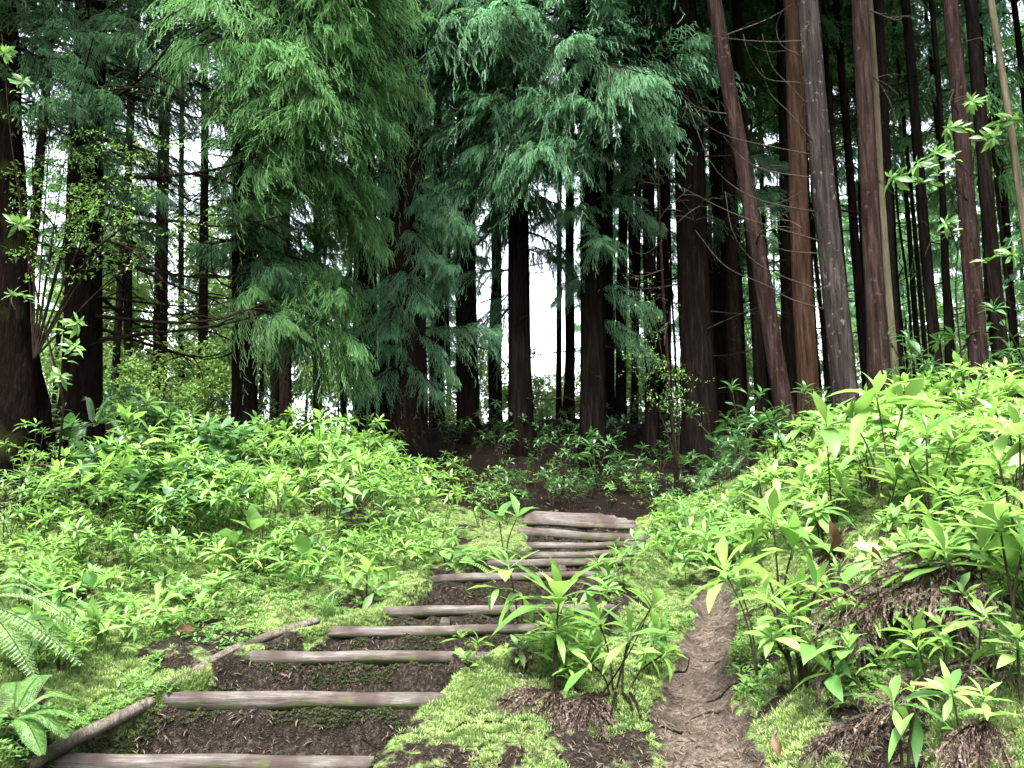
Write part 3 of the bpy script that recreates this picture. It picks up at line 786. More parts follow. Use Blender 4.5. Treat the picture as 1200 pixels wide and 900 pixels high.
# --- the big feathery cedar left of centre
big = []
for k in range(26):
    big.append((rng.uniform(-220, 40), rng.uniform(195, 300), rng.uniform(.85, 1.2), BOUGH[rng.integers(4)], rng.uniform(0, 18)))
for k in range(26):
    big.append((rng.uniform(20, 200), rng.uniform(185, 300), rng.uniform(.75, 1.05), BOUGH[rng.integers(4)], rng.uniform(-8, 10)))
for k in range(26):
    big.append((rng.uniform(170, 370), rng.uniform(190, 320), rng.uniform(.5, .85), (BOUGH if k % 3 else BOUGH_D)[rng.integers(2)], rng.uniform(-18, 2)))
for k in range(8):
    big.append((rng.uniform(-60, 80), rng.uniform(110, 190), rng.uniform(.5, .7), BOUGH[rng.integers(4)], rng.uniform(0, 15)))
conifer('biggest feathery bright green cedar, its drooping boughs filling the left centre', (287, 500), (285, 0), 36, 10.0, 'bark_dark', crown=(0, 10.5, .8), boughs=big,
        dead=rb(14, 150, 420, 60, 200, .7, 1.2, DEAD_D, -10, 10) + rb(4, 130, 260, 100, 170, .9, 1.2, DEAD_P, -5, 10), group='feathery cedars left of the stairs')
# --- left trunks
conifer('tall black trunk near the left edge, behind the mossy stump tree', (95, 480), (108, 0), 54, 8.8, 'bark_dark', crown=(1, 8.2, .9),
        dead=rb(34, -40, 420, -150, 20, .9, 1.9, DEAD_D, -8, 8), boughs=rb(12, -160, 130, 200, 340, .5, .9, BOUGH_D, -5, 10) + rb(14, -160, 120, 90, 200, .5, .85, BOUGH_D, -5, 10) + rb(12, -60, 300, 210, 330, .45, .75, BOUGH_D, -8, 8), group='trunks at the left edge', flare=.35)
conifer('massive dark tree at the left edge with a broad mossy root flare', (12, 520), (4, 0), 32, 7.6, 'bark_moss', crown=(1, 8, .9), flare=2.6, lump=.7, flare_h=3.6,
        dead=rb(12, -20, 300, -150, 20, .6, 1.3, DEAD_D), boughs=rb(14, -120, 160, 180, 330, .4, .8, BOUGH_D, -8, 8), group='trunks at the left edge', name='mossy_tree')
A_LF = 'slender trunks far behind on the left'
for lab, bx, tx, w, d in [('slender dark trunk in the bright gap just right of the black left trunk', 150, 153, 13, 17.0), ('grey trunk standing in front of the white sky gap on the left', 186, 196, 21, 18.0),
                          ('thin trunk right of the sky gap with pale leaves around it', 212, 214, 10, 22.0), ('thin dark trunk close to the left side of the biggest cedar', 238, 240, 15, 20.0), ('thin trunk rising from the dark bank under the biggest cedar', 335, 333, 18, 16.0),
                          ('slim trunk in the shade below the biggest cedar, nearest the dark bank', 372, 370, 14, 18.0)]:
    conifer(lab, (bx, 500), (tx, 0), w, d, 'bark_brown' if w > 14 else 'bark_dark', crown=(2, 9, .7) if bx > 225 else None, boughs=rb(18, -60, 330, 0, 360, .6, 1.1, BOUGH_D) if bx not in (186, 212) else (), dead=rb(8, 100, 450, 0, 360, .6, 1.4, DEAD_D), group=A_LF, flare=.15)

# --- curved bare twigs on the grey trunk (photo polylines)
for pl in [[(940, 48), (905, 49), (870, 47), (835, 42), (800, 33)], [(938, 66), (915, 52), (910, 30), (917, 12)], [(938, 97), (900, 93), (885, 78), (876, 60), (871, 40)],
           [(946, 122), (925, 100), (905, 78), (893, 40)], [(950, 181), (905, 172), (860, 162), (830, 148), (805, 125)], [(950, 208), (900, 200), (870, 185), (848, 160)],
           [(955, 248), (895, 236), (855, 215), (830, 185), (808, 128)], [(958, 297), (915, 292), (892, 272), (882, 247)], [(952, 165), (925, 132), (903, 110), (892, 80)],
           [(962, 340), (915, 323), (880, 303), (858, 270), (850, 225)], [(965, 362), (925, 350), (900, 335), (850, 312), (815, 270)], [(960, 282), (880, 258), (838, 240), (800, 220)]]:
    b = Vector(R3.location)
    q = []
    for i, (x, y) in enumerate(pl):
        q.append(P(x, y, 9.1 - .12 * i * (1 if len(q) % 2 else .8)) - np.array(b))
    q = smooth_path(q, 14)
    mb = MB(); tube(mb, q, np.linspace(.0085, .003, 14), 6)
    ob('bare_branch', mb.mesh('bare_branch', M['twig_pale'], True), R3)

# --- far conifers filling the forest behind
far_n = 0
def far_conifer(px, d, w, k, hz, label, group, H=17, dead=3, lean=0.0):
    global far_n
    far_n += 1
    conifer(label, (px, 520), (600 + (px - 600) * .93 + lean, 0), w, d, ['bark_dark', 'bark_brown', 'bark_dark'][far_n % 3], crown=(k, hz, rng.uniform(.8, 1.2)),
            dead=rb(dead, 100, 480, 0, 360, .7, 1.4, DEAD_D), group=group, H=H, flare=.15, wob=.05)
def far_ok(px, d):
    r = 1.7 / pxm(d)
    return all(px + r < a or px - r > b for a, b in ((172, 196), (636, 662)))
def far_set(fix, n, x0, x1, d0, d1, ks, h0, h1, label, group):
    for px, d in fix:
        far_conifer(px, d, rng.uniform(.16, .28) / pxm(d), ks[far_n % len(ks)], rng.uniform(h0, h1) + (d - 18) * .05, label, group, lean=rng.normal(0, 6))
    k = 0
    while k < n:
        px = rng.uniform(x0, x1); d = rng.uniform(d0, d1)
        if not far_ok(px, d): continue
        k += 1
        thin = d0 < 16
        far_conifer(px, d, rng.uniform(.09, .16) / pxm(d) if thin else rng.uniform(.16, .28) / pxm(d), ks[far_n % len(ks)], rng.uniform(10.5, 12.5) if thin else rng.uniform(h0 * .75, h1 * .85), label, group, lean=rng.normal(0, 8 if thin else 5), dead=4 if thin else 0)
far_set([(870, 19), (905, 22), (950, 18), (985, 24), (1025, 20), (1062, 17), (1082, 26), (1120, 21), (1150, 18), (1172, 25), (1200, 20), (1235, 17), (1290, 22), (1330, 30)], 30, 860, 1330, 27, 50,
        [0, 2, 0, 3], 5.5, 8.5, 'dim slender trunk deep in the forest behind the red brown trunks', 'deep forest trunks on the right')
far_set([], 34, 850, 1290, 13.5, 25, [2, 1], 8.5, 11.0, 'thin dim stem standing between the red brown trunks and the deep forest', 'thin stems among the right trunks')
far_set([], 16, 640, 860, 15, 25, [2, 1], 8.5, 11.0, 'thin dim stem standing between the dark trunks right of the sky gap', 'thin stems among the middle trunks')
far_set([(400, 20), (455, 22), (505, 18), (525, 26), (575, 20), (712, 19), (745, 24), (778, 18), (835, 21)], 24, 390, 850, 27, 52,
        [3, 1, 2], 5.5, 8, 'dim trunk between the dark cedars in the middle of the forest', 'deep forest trunks in the middle')
far_set([(20, 16), (60, 22), (-30, 18), (125, 26), (260, 26), (300, 22), (130, 15), (320, 17)], 22, -150, 380, 26, 50,
        [2, 1, 3], 5.5, 8, 'dim trunk behind the black trunks and the biggest cedar on the left', 'deep forest trunks on the left')

# --- unseen wood beyond both sides and behind the viewpoint, added to block low light
def unseen_shade_wood():
    tm = strand_template(5, .25, .35, .14)
    mb = MB()
    for k in range(46):
        a = R(rng.uniform(52, 308)); rr = rng.uniform(12.5, 22)
        x, y = math.sin(a) * rr, 3.5 + math.cos(a) * rr
        z = float(ground(np.array([x]), np.array([y]))[0])
        n0 = len(mb.v)
        for j in range(24):
            u = (j + .5) / 24; az = j * 2.4 + rng.random(); ca, sa = math.cos(az), math.sin(az)
            bough_geo(mb, L=3.0 * (1 - .65 * u) * rng.uniform(.8, 1.15), nsec=8, mst=5, tm=tm, sl=.55, width=.5, wood=False, M4=(np.array([[ca, -sa, 0], [sa, ca, 0], [0, 0, 1.]]), np.array([x, y, z + 1.0 + 15 * u])))
        zz = np.linspace(-.4, 16, 10)
        tube(mb, np.stack([zz * 0 + x, zz * 0 + y, zz + z], 1), np.linspace(.24, .06, 10), 8, 1)
    tag(ob('unseen_shade_forest', mb.mesh('unseen_shade_forest', [M['needle_dark'], M['bark_dark']])), 'unseen dark wood added on the other sides of the clearing to block low light', 'forest', None, 'stuff')
unseen_shade_wood()

# --- pale broadleaf trees in the light beyond the forest
def leafy_crown(n, rx, rz, L):
    mb = MB()
    cl = rng.normal(0, 1, (26, 3)) * np.array([rx * .45, rx * .45, rz * .45])
    w = rng.integers(0, 26, n)
    p = cl[w] + rng.normal(0, 1, (n, 3)) * np.array([.30, .30, .22]) * rx * .6
    d = rng.normal(0, 1, (n, 3)) * np.array([1, 1, .5]); d[:, 2] -= .2
    up = rng.normal(0, .4, (n, 3)) + np.array([0, 0, 1.])
    for q in range(2):
        s = np.arange(n) % 2 == q
        mb.inst(SMALL[q], frames(d[s], up[s], L * rng.uniform(.6, 1.2, s.sum())), p[s])
    return mb.mesh('crown', M['leaf_far'], True)
LC = [leafy_crown(4200, 2.0, 2.8, .24) for _ in range(2)]
for k, (px, py, d, s) in enumerate([(140, 430, 18, .7), (125, 350, 22, .7), (232, 400, 22, .8), (205, 455, 24, .5), (150, 470, 15, .4), (245, 460, 17, .45), (10, 450, 22, .8), (262, 430, 24, .6), (150, 330, 27, .7), (240, 300, 30, .9), (330, 440, 24, .7), (395, 430, 28, .8),
                                    (560, 450, 26, .6), (605, 460, 24, .45), (640, 478, 24, .38), (655, 462, 28, .42), (625, 480, 20, .3), (690, 470, 25, .5), (520, 480, 22, .5), (725, 485, 22, .45), (775, 490, 22, .4), (740, 440, 30, .7), (660, 480, 28, .35), (860, 440, 28, .7), (780, 450, 30, .6), (940, 430, 30, .7), (1020, 440, 32, .8), (1110, 430, 32, .8), (1190, 420, 30, .8), (90, 420, 26, .8)]):
    c = P(px, py, d); z0 = float(ground(c[0:1], c[1:2])[0])
    o = empty('broadleaf_tree', (c[0], c[1], z0), 'pale green leafy sapling glowing in the light behind the dark trunks', 'tree', 'pale leafy saplings beyond the trunks')
    mb = MB(); tube(mb, smooth_path([(0, 0, -.2), (.1, .05, (c[2] - z0) * .5), (0, 0, max(c[2] - z0, .3) + .5 * s)], 8), np.linspace(.06, .02, 8), 7)
    ob('trunk', mb.mesh('trunk', M['bark_brown'], True), o)
    ob('crown', LC[k % 2], o, (0, 0, c[2] - z0), (0, 0, rng.random() * 6), s)

# ================================================================== plants
def inpoly(px, py, poly):
    x, y = np.asarray(px), np.asarray(py); c = np.zeros(len(x), bool)
    for (x1, y1), (x2, y2) in zip(poly, poly[1:] + poly[:1]):
        k = ((y1 > y) != (y2 > y)) & (x < (x2 - x1) * (y - y1) / ((y2 - y1) or 1e-9) + x1)
        c ^= k
    return c

def scatter(poly, n, gap, clear=True):
    """n ground points inside a photo polygon, at least gap metres apart"""
    xs = [p[0] for p in poly]; ys = [p[1] for p in poly]
    out = []
    for _ in range(8):
        px = rng.uniform(min(xs), max(xs), n * 4); py = rng.uniform(min(ys), max(ys), n * 4)
        k = inpoly(px, py, poly); p, ok = G(px[k], py[k]); p = p[ok]
        if clear:
            m = np.maximum(corridor(p[:, 0], p[:, 1]), path_mask(p[:, 0], p[:, 1])); p = p[m < .25]
        for q in p:
            if len(out) >= n: return out
            if all((q[0] - o[0]) ** 2 + (q[1] - o[1]) ** 2 > gap * gap for o in out): out.append(q)
    return out

def variants(n, *a, **k):
    return [shrub_meshes('plant', *a, **k) for _ in range(n)]

V_BUSH = variants(4, .60, 5, .185, LANCE + BROAD, M['leaf_lime'], M['stem_green'], spread=.6, nl=11, sl=6) + variants(4, .60, 5, .180, BROAD + LANCE, M['leaf_mid'], M['stem_green'], spread=.6, nl=10, sl=6)
V_BROAD = variants(4, .55, 5, .19, BROAD + OVATE[:1], M['leaf_deep'], M['stem_green'], spread=.6, nl=8, sl=5)
V_SMALL = variants(4, .17, 2, .115, LANCE, M['leaf_lime'], M['stem_green'], spread=.5, nl=8, sl=3, r0=.003) + variants(3, .17, 2, .105, BROAD, M['leaf_mid'], M['stem_green'], spread=.5, nl=7, sl=3, r0=.003)
V_BANK = variants(6, .42, 3, .235, BROAD + LANCE, M['leaf_lime'], M['stem_dark'], spread=.45, nl=11, sl=3)
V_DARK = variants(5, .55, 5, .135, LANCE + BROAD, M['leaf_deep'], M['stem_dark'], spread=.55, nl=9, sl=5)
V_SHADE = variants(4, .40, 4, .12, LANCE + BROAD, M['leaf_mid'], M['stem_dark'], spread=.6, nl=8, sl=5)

def plants(poly, n, gap, vs, s0, s1, label, group, name='leafy_plant', clear=True, tilt=.12, cat='plant'):
    for q in scatter(poly, n, gap, clear):
        put_plant(name, vs[rng.integers(len(vs))], q, rng.random() * 6.28, rng.uniform(s0, s1), label, cat, group, tilt)

# dense bright clump on the left bank
plants([(95, 600), (150, 575), (300, 560), (430, 570), (520, 590), (545, 625), (470, 645), (330, 640), (150, 650), (60, 640)], 50, .19, V_BUSH, .65, 1.15,
       'leafy bright green bush crowded into the dense clump on the left bank', 'bushes of the dense clump on the left bank', 'leafy_bush', cat='bush')
plants([(150, 540), (420, 540), (440, 575), (150, 580)], 18, .25, V_BUSH, 1.0, 1.25,
       'taller leafy bush at the back of the dense clump, against the dark bank', 'tall bushes at the back of the left clump', 'leafy_bush', cat='bush')
plants([(110, 540), (250, 540), (290, 590), (270, 640), (120, 640), (90, 590)], 14, .18, V_BROAD, .85, 1.25,
       'deep green broad leaved bush in the shadier left half of the clump', 'deep green bushes in the left half of the clump', 'leafy_bush', cat='bush')
plants([(60, 640), (480, 640), (540, 640), (500, 665), (300, 680), (80, 690)], 16, .3, V_BUSH, .4, .7,
       'loose low bush straying from the front of the clump onto the moss', 'low bushes in front of the left clump', 'leafy_bush', cat='bush', tilt=.2)
# carpet of small plants below it
plants([(0, 640), (160, 650), (420, 640), (530, 640), (520, 672), (390, 690), (300, 705), (180, 760), (60, 800), (0, 800)], 140, .09, V_SMALL, .6, 1.6,
       'small light green seedling in the mossy carpet left of the steps', 'seedlings in the mossy carpet left of the steps', 'seedling', tilt=.2)
plants([(0, 470), (100, 500), (110, 590), (60, 650), (0, 650)], 40, .14, V_SHADE, .5, 1.2,
       'sparse plant growing on the dark mound under the mossy tree', 'plants under the mossy tree', 'leafy_plant')
# behind the top of the steps
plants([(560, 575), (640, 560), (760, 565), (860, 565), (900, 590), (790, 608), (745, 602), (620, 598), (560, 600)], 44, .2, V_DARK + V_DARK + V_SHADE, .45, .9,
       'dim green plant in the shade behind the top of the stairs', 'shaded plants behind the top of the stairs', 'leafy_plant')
# strip between the steps and the dirt path, and right of the top steps
plants([(770, 605), (880, 590), (900, 640), (830, 665), (765, 660), (745, 690), (700, 730), (640, 790), (600, 800), (720, 690), (760, 640)], 60, .10, V_SMALL, .8, 1.7,
       'small bright plant on the mossy ridge between the steps and the dirt path', 'small plants on the ridge right of the steps', 'seedling', tilt=.2)
# dark brush on the earth bank under the black trunks
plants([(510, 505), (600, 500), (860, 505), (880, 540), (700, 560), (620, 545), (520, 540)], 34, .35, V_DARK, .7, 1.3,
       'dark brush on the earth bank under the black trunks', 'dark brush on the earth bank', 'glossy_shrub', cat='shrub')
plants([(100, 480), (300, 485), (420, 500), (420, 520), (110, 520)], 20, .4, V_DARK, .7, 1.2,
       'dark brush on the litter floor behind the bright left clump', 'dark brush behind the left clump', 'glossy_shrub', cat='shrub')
plants([(770, 690), (850, 640), (900, 640), (880, 700), (830, 690)], 14, .14, V_SMALL, 1.3, 2.2,
       'leafy plant leaning over the upper end of the dirt path', 'plants hiding the upper end of the dirt path', 'leafy_plant', clear=False, tilt=.2)
plants([(500, 560), (570, 560), (610, 600), (600, 630), (550, 615), (530, 600)], 14, .16, V_SHADE, .6, 1.0,
       'mid green plant beside the left end of the top platform', 'plants left of the top platform', 'leafy_plant')
for px, py, d in [(740, 600, 9.2), (790, 600, 9.4), (690, 585, 10.0), (640, 580, 10.4), (880, 575, 9.8), (575, 570, 10.2), (470, 660, 6.6), (180, 690, 5.6), (380, 640, 6.9), (700, 745, 5.2), (60, 700, 5.0)]:
    pass
# right bank
plants([(880, 560), (960, 520), (1060, 480), (1200, 460), (1200, 640), (1080, 640), (960, 650), (900, 620)], 72, .20, V_BANK, .65, 1.15,
       'bright lime green plant with long pointed leaves crowded on the right bank', 'lime green plants crowded on the right bank', 'leafy_plant', tilt=.2)
plants([(1010, 690), (1080, 640), (1200, 640), (1200, 880), (1080, 890), (1010, 860)], 26, .15, V_SMALL, .9, 1.8,
       'small bright plant among dead fronds low on the right bank', 'small plants among dead fronds on the right bank', 'seedling', tilt=.25)
plants([(1000, 660), (1180, 650), (1200, 740), (1060, 760), (990, 720)], 12, .16, V_BANK, .45, .8,
       'lime plant rooted among the brown fronds of the mound on the right', 'lime plants on the brown frond mound', 'leafy_plant', tilt=.25)
# dark glossy shrubs at the foot of the red trunks
for px, py, d, s in [(905, 505, 8.6, 1.0), (880, 530, 9.2, .9), (860, 545, 9.8, .9), (930, 480, 8.4, 1.0), (1060, 445, 9.0, 1.0), (1105, 440, 8.8, 1.1), (1080, 410, 9.8, 1.1), (1180, 430, 9.2, 1.0), (1130, 400, 10.5, 1.0),
                     (830, 575, 10, .9), (960, 470, 9.6, .8), (1210, 380, 9, 1.2), (865, 480, 10.5, .9), (700, 520, 11.6, 1.1), (650, 560, 11.2, .9), (740, 540, 11.4, 1.0), (800, 545, 11, .9)]:
    c = P(px, py, d); z = float(ground(c[0:1], c[1:2])[0])
    put_plant('glossy_shrub', V_DARK[rng.integers(5)], (c[0], c[1], z), rng.random() * 6, max(.9, (c[2] - z + .25) / .55) if c[2] > z else s, 'dark glossy leaved shrub at the foot of the forest trunks', 'shrub', 'glossy shrubs along the forest edge', .1)

# ------------------------------------------------------------------ individually modelled plants
def hero(name, label, base, d, tips, mat='leaf_lime', stem='stem_dark', tm=None, cat='plant', lo=5, hi=70, r0=.007, sub=0):
    """base (px,py) of the clump at distance d; tips: (px, py, dd, leaf px, n leaves[, lo, hi])"""
    b = P(base[0], base[1], d)
    z = float(ground(b[0:1], b[1:2])[0]); b[2] = min(b[2], z) if abs(b[2] - z) < .15 else z
    o = empty(name, b, label, cat)
    for k, tp in enumerate(tips):
        px, py, dd, lp, n = tp[:5]; l, h = tp[5:7] if len(tp) > 5 else (lo, hi)
        t = P(px, py, d + dd) - b
        st = np.array([rng.normal(0, .02), rng.normal(0, .02), -.05])
        mid = st * .4 + t * .55 + np.array([-t[0] * .18, -t[1] * .18, .05 * t[2]])
        pts = smooth_path([st, mid, t], 10)
        sb = MB(); tube(sb, pts, np.linspace(r0, r0 * .55, 10), 7, 0, .5, True, .1, k)
        if sub: stem_leaves(sb, pts, sub, lp * pxm(d + dd) * .7, tm or LANCE, 1)
        ob('stem', sb.mesh('stem', [M[stem], M[mat]], True), o)
        L = lp * pxm(d + dd)
        if n <= 5:                      # few big leaves: each one a part
            for q in range(n):
                fb = MB(); el = R(l + (h - l) * q / max(n - 1, 1) + rng.normal(0, 6)); az = q * 2.4 + k
                dv = np.array([[math.cos(az) * math.cos(el), math.sin(az) * math.cos(el), math.sin(el)]])
                tl = (tm or (LANCE + BROAD)); fb.inst(tl[rng.integers(len(tl))], frames(dv, np.array([[.05, 0, 1.]]), [L * rng.uniform(.8, 1.1)]), t[None] - dv * .004, rng.random(1))
                ob('leaf', fb.mesh('leaf', M[mat], True), o)
            continue
        fb = MB(); axn = norm(norm(pts[-1] - pts[-2]) + np.array([0, 0, .6]))
        tube(fb, [t - axn * L * .24, t - axn * L * .1, t + axn * L * .03], [r0 * .7, r0 * .8, r0 * .5], 6)
        whorl(fb, t, norm(pts[-1] - pts[-2]) + np.array([0, 0, .6]), n, L, tm or (LANCE + BROAD), l, h)
        ob('leaf_whorl', fb.mesh('leaf_whorl', M[mat], True), o)
    return o

hero('leafy_plant', 'tall young plant with upright pointed leaves standing in front of the upper steps', (655, 805), 4.25, [(655, 698, 0, 84, 13, 0, 78), (652, 735, -.03, 62, 9, -10, 45)], sub=6, mat='leaf_lime')
plants([(640, 770), (700, 760), (780, 770), (770, 810), (690, 830), (630, 815)], 8, .12, V_SMALL, 1.0, 1.8,
       'small leafy plant tangled round the foot of the central clump', 'plants tangled round the central clump', 'leafy_plant', tilt=.3)
for k in range(7):
    a = P(690 + 8 * k, 812, 4.15 - .02 * k); e = P(600 + 28 * k + rng.uniform(-15, 15), 880 + rng.uniform(-20, 15), 3.85)
    q = smooth_path([a, (a + e) / 2 + np.array([rng.normal(0, .03), 0, .05]), e], 12); q[4:, 2] = np.maximum(q[4:, 2], ground(q[4:, 0], q[4:, 1]) + .004)
    mb = MB(); tube(mb, q - a, np.linspace(.009, .003, 12), 6, 0, .5, True, .3, k)
    tag(ob('root', mb.mesh('root', M['twig_dark'], True), None, a), 'thin dark root trailing down from the central clump', 'root', 'roots trailing from the central clump')
hero('leafy_plant', 'thin plant with two dark stems and drooping leaves in front of the fifth step', (612, 772), 4.75, [(596, 662, 0, 48, 9, -5, 70), (612, 700, .02, 46, 5, -30, 30), (585, 690, .05, 40, 4, -30, 20)], sub=2)
hero('leafy_plant', 'sprawling clump of broad pale leaves between the steps and the dirt path', (725, 815), 4.2, [(702, 728, .1, 52, 9), (738, 742, -.05, 58, 8, -10, 60), (765, 710, .15, 50, 8), (690, 775, -.1, 44, 6), (780, 765, -.05, 46, 7, -20, 50)], tm=BROAD + LANCE)
hero('leafy_plant', 'plant with large broad dark and pale leaves at the left edge of the upper steps', (588, 660), 6.4, [(585, 612, 0, 38, 5, 30, 75), (606, 606, -.05, 40, 4, 20, 70)], mat='leaf_mid', tm=OVATE + BROAD)
hero('leafy_plant', 'low bushy plant on the brink left of the fifth step', (430, 705), 5.5, [(430, 668, 0, 42, 11), (405, 680, -.05, 38, 8), (455, 683, .05, 38, 8), (440, 690, -.15, 34, 7)], mat='leaf_lime')
hero('leafy_plant', 'leafy plant hanging over the left end of the sixth step', (520, 668), 6.3, [(515, 640, 0, 34, 8), (540, 645, -.1, 34, 8), (560, 655, -.1, 30, 7)], mat='leaf_mid')
hero('leafy_plant', 'cluster of thick dark stems with pale leaf tufts right of the dirt path', (940, 858), 3.6, [(898, 700, .1, 50, 11), (925, 718, -.05, 54, 12), (957, 688, .1, 52, 11), (980, 712, 0, 50, 10), (905, 745, -.1, 46, 9), (950, 750, -.12, 46, 10), (988, 752, .05, 42, 8), (935, 690, .12, 44, 9)], r0=.010, sub=3)
hero('leafy_plant', 'plant with one wide leaf rosette on slim leaning dark stems beside the dirt path', (895, 805), 3.9, [(849, 668, .1, 80, 12, -12, 60), (868, 690, .15, 48, 6)], r0=.006)
hero('leafy_plant', 'tall plant with yellow green leaves above the bend of the dirt path', (915, 730), 4.5, [(905, 606, 0, 84, 14, -8, 70), (930, 640, -.1, 70, 10), (880, 640, .1, 62, 9), (955, 660, .05, 58, 8)])
hero('leafy_plant', 'spreading plant with very long flat leaves above the brown dead frond', (1125, 720), 3.5, [(1108, 648, 0, 100, 10, -15, 55), (1150, 640, .1, 70, 8), (1085, 655, .15, 60, 6)], tm=BROAD)
hero('leafy_plant', 'slim plant with thin spreading leaves low on the right bank', (1095, 860), 3.2, [(1070, 742, .1, 60, 10, -15, 60), (1075, 760, 0, 42, 6)], r0=.005)
hero('leafy_plant', 'single straight stem topped by a tiny leaf tuft low on the right bank', (1108, 868), 3.15, [(1110, 752, 0, 28, 9, -10, 60)], stem='stem_dark', r0=.009)
hero('leafy_plant', 'plant with two hanging long leaves at the bottom right corner', (1062, 872), 2.95, [(1046, 820, 0, 60, 8, -5, 70), (1072, 835, -.05, 62, 2, -70, -45)], mat='leaf_mid', tm=LANCE)
hero('leafy_plant', 'tall yellow green rosette standing against the grey trunk', (1040, 560), 5.2, [(1027, 462, 0, 80, 11, -5, 70), (1058, 478, .1, 64, 9), (1000, 490, .1, 60, 9)])
hero('leafy_plant', 'rosette of five upright leaves in front of the leaning red trunk', (972, 560), 5.4, [(968, 492, 0, 60, 10, 5, 75)])
hero('leafy_plant', 'plant with big oval leaves cut by the edge of the photo on the right bank', (1190, 600), 3.5, [(1195, 505, 0, 80, 9, -10, 70), (1170, 540, .1, 70, 7), (1200, 590, -.1, 80, 7)], tm=BROAD)
hero('leafy_plant', 'large leaved plant over the brown fronds at the edge of the photo', (1180, 700), 3.3, [(1170, 610, 0, 72, 10, -10, 65), (1200, 640, -.1, 60, 7)], tm=BROAD)
hero('leafy_plant', 'little leaf tuft near the photo edge above the grey dead frond', (1195, 790), 3.0, [(1192, 748, 0, 52, 9, -10, 60)])
hero('leafy_plant', 'tall lime rosette among the crowded plants of the right bank', (1095, 600), 4.6, [(1085, 505, 0, 56, 10), (1120, 520, .1, 50, 8), (1060, 530, -.1, 48, 8)])
hero('seedling', 'seedling with one big round upright leaf in the carpet on the left', (112, 712), 5.0, [(110, 690, 0, 34, 3, 45, 80)], tm=OVATE, r0=.003, mat='leaf_mid')
hero('seedling', 'pair of round leaved seedlings at the edge of the moss above the fourth step', (290, 665), 5.9, [(270, 640, 0, 30, 4, 20, 75), (296, 622, .1, 32, 4, 20, 75)], tm=OVATE, r0=.003, mat='leaf_mid')
hero('seedling', 'round leaved seedling left of the bushy plant on the brink', (350, 690), 5.6, [(355, 650, 0, 32, 4, 20, 75), (340, 682, -.1, 26, 3)], tm=OVATE, r0=.003, mat='leaf_mid')
hero('leafy_plant', 'broad leaved plant behind the fern at the left edge', (70, 790), 4.1, [(70, 738, .2, 36, 8, -10, 60), (105, 728, .3, 34, 7), (40, 720, .2, 34, 8)], mat='leaf_mid')
hero('leafy_plant', 'pointed bushy top rising above the middle of the left clump', (370, 590), 7.4, [(375, 492, 0, 34, 9), (335, 505, .1, 34, 9), (350, 520, -.1, 32, 9), (395, 515, -.1, 32, 8)], sub=4)
hero('leafy_plant', 'pointed bushy top rising from the left of the clump beside the black trunk', (155, 590), 7.4, [(148, 492, 0, 36, 10), (175, 505, .1, 34, 9), (130, 520, -.1, 34, 9), (200, 515, 0, 34, 9)], sub=4)
hero('sprig', 'small pale sprig at the root of the big dead frond pile by the third step', (555, 800), 4.2, [(540, 745, 0, 24, 7), (560, 752, .05, 24, 7), (545, 770, -.05, 22, 6)], tm=SMALL, r0=.003, sub=5)

# leafy sprigs high among the right trunks and on the left
def sprig_sapling(label, pl, tips, mat, stem, r0):
    """slim sapling: one main stem along a photo polyline, leafy side branches from it"""
    q = smooth_path([P(*p) for p in pl], 24); b = q[0].copy(); q = q - b
    z = float(ground(b[0:1], b[1:2])[0])
    q = np.vstack([[0, 0, min(z - b[2], 0) - .1], q])
    o = empty('leafy_sapling', b, label, 'sapling')
    sb = MB(); tube(sb, q, np.linspace(r0, r0 * .4, len(q)), 7, 0, .5, True, .15, 5); ob('stem', sb.mesh('stem', M[stem], True), o)
    for k, (px, py, d, lp, n, l, h) in enumerate(tips):
        t = P(px, py, d) - b
        i = int(np.argmin(np.abs(q[:, 2] - (t[2] - .25 * np.linalg.norm(t[:2] - q[-1, :2])))))
        pts = smooth_path([q[i], (q[i] + t) / 2 + np.array([0, 0, .06]), t], 8)
        L = lp * .58 * pxm(d)
        sb = MB(); tube(sb, pts, np.linspace(r0 * .5, r0 * .25, 8), 5); stem_leaves(sb, pts, 9, L * .85, LANCE + BROAD, 1, start=.45, droop=.3); ob('branch', sb.mesh('branch', [M[stem], M[mat]], True), o)
        fb = MB(); ax = norm(norm(pts[-1] - pts[-2]) + np.array([0, 0, .3]))
        tube(fb, [t - ax * L * .24, t - ax * L * .1, t + ax * L * .03], [r0 * .3] * 3, 6)
        whorl(fb, t, ax, n + 3, L, LANCE + BROAD, l, h)
        ob('leaf_whorl', fb.mesh('leaf_whorl', M[mat], True), o)
for k, (px, py) in enumerate([(800, 860), (845, 835), (790, 790), (838, 740), (868, 800), (815, 720)]):
    c, ln = G1(px, py), rng.uniform(.10, .22); az = rng.random() * 3.14
    q = smooth_path([c, c + np.array([math.cos(az), math.sin(az), .03]) * ln * .5, c + np.array([math.cos(az + .3), math.sin(az + .3), .06]) * ln], 10)
    q[:, 2] = ground(q[:, 0], q[:, 1]) + .006
    mb = MB(); tube(mb, q - c, np.linspace(.006, .003, 10), 6, 0, .5, True, .3, k)
    tag(ob('fallen_twig', mb.mesh('fallen_twig', M['twig_pale' if k % 2 else 'twig_dark'], True), None, c), 'small broken twig lying on the bare dirt of the path', 'twig', 'small twigs on the dirt path')
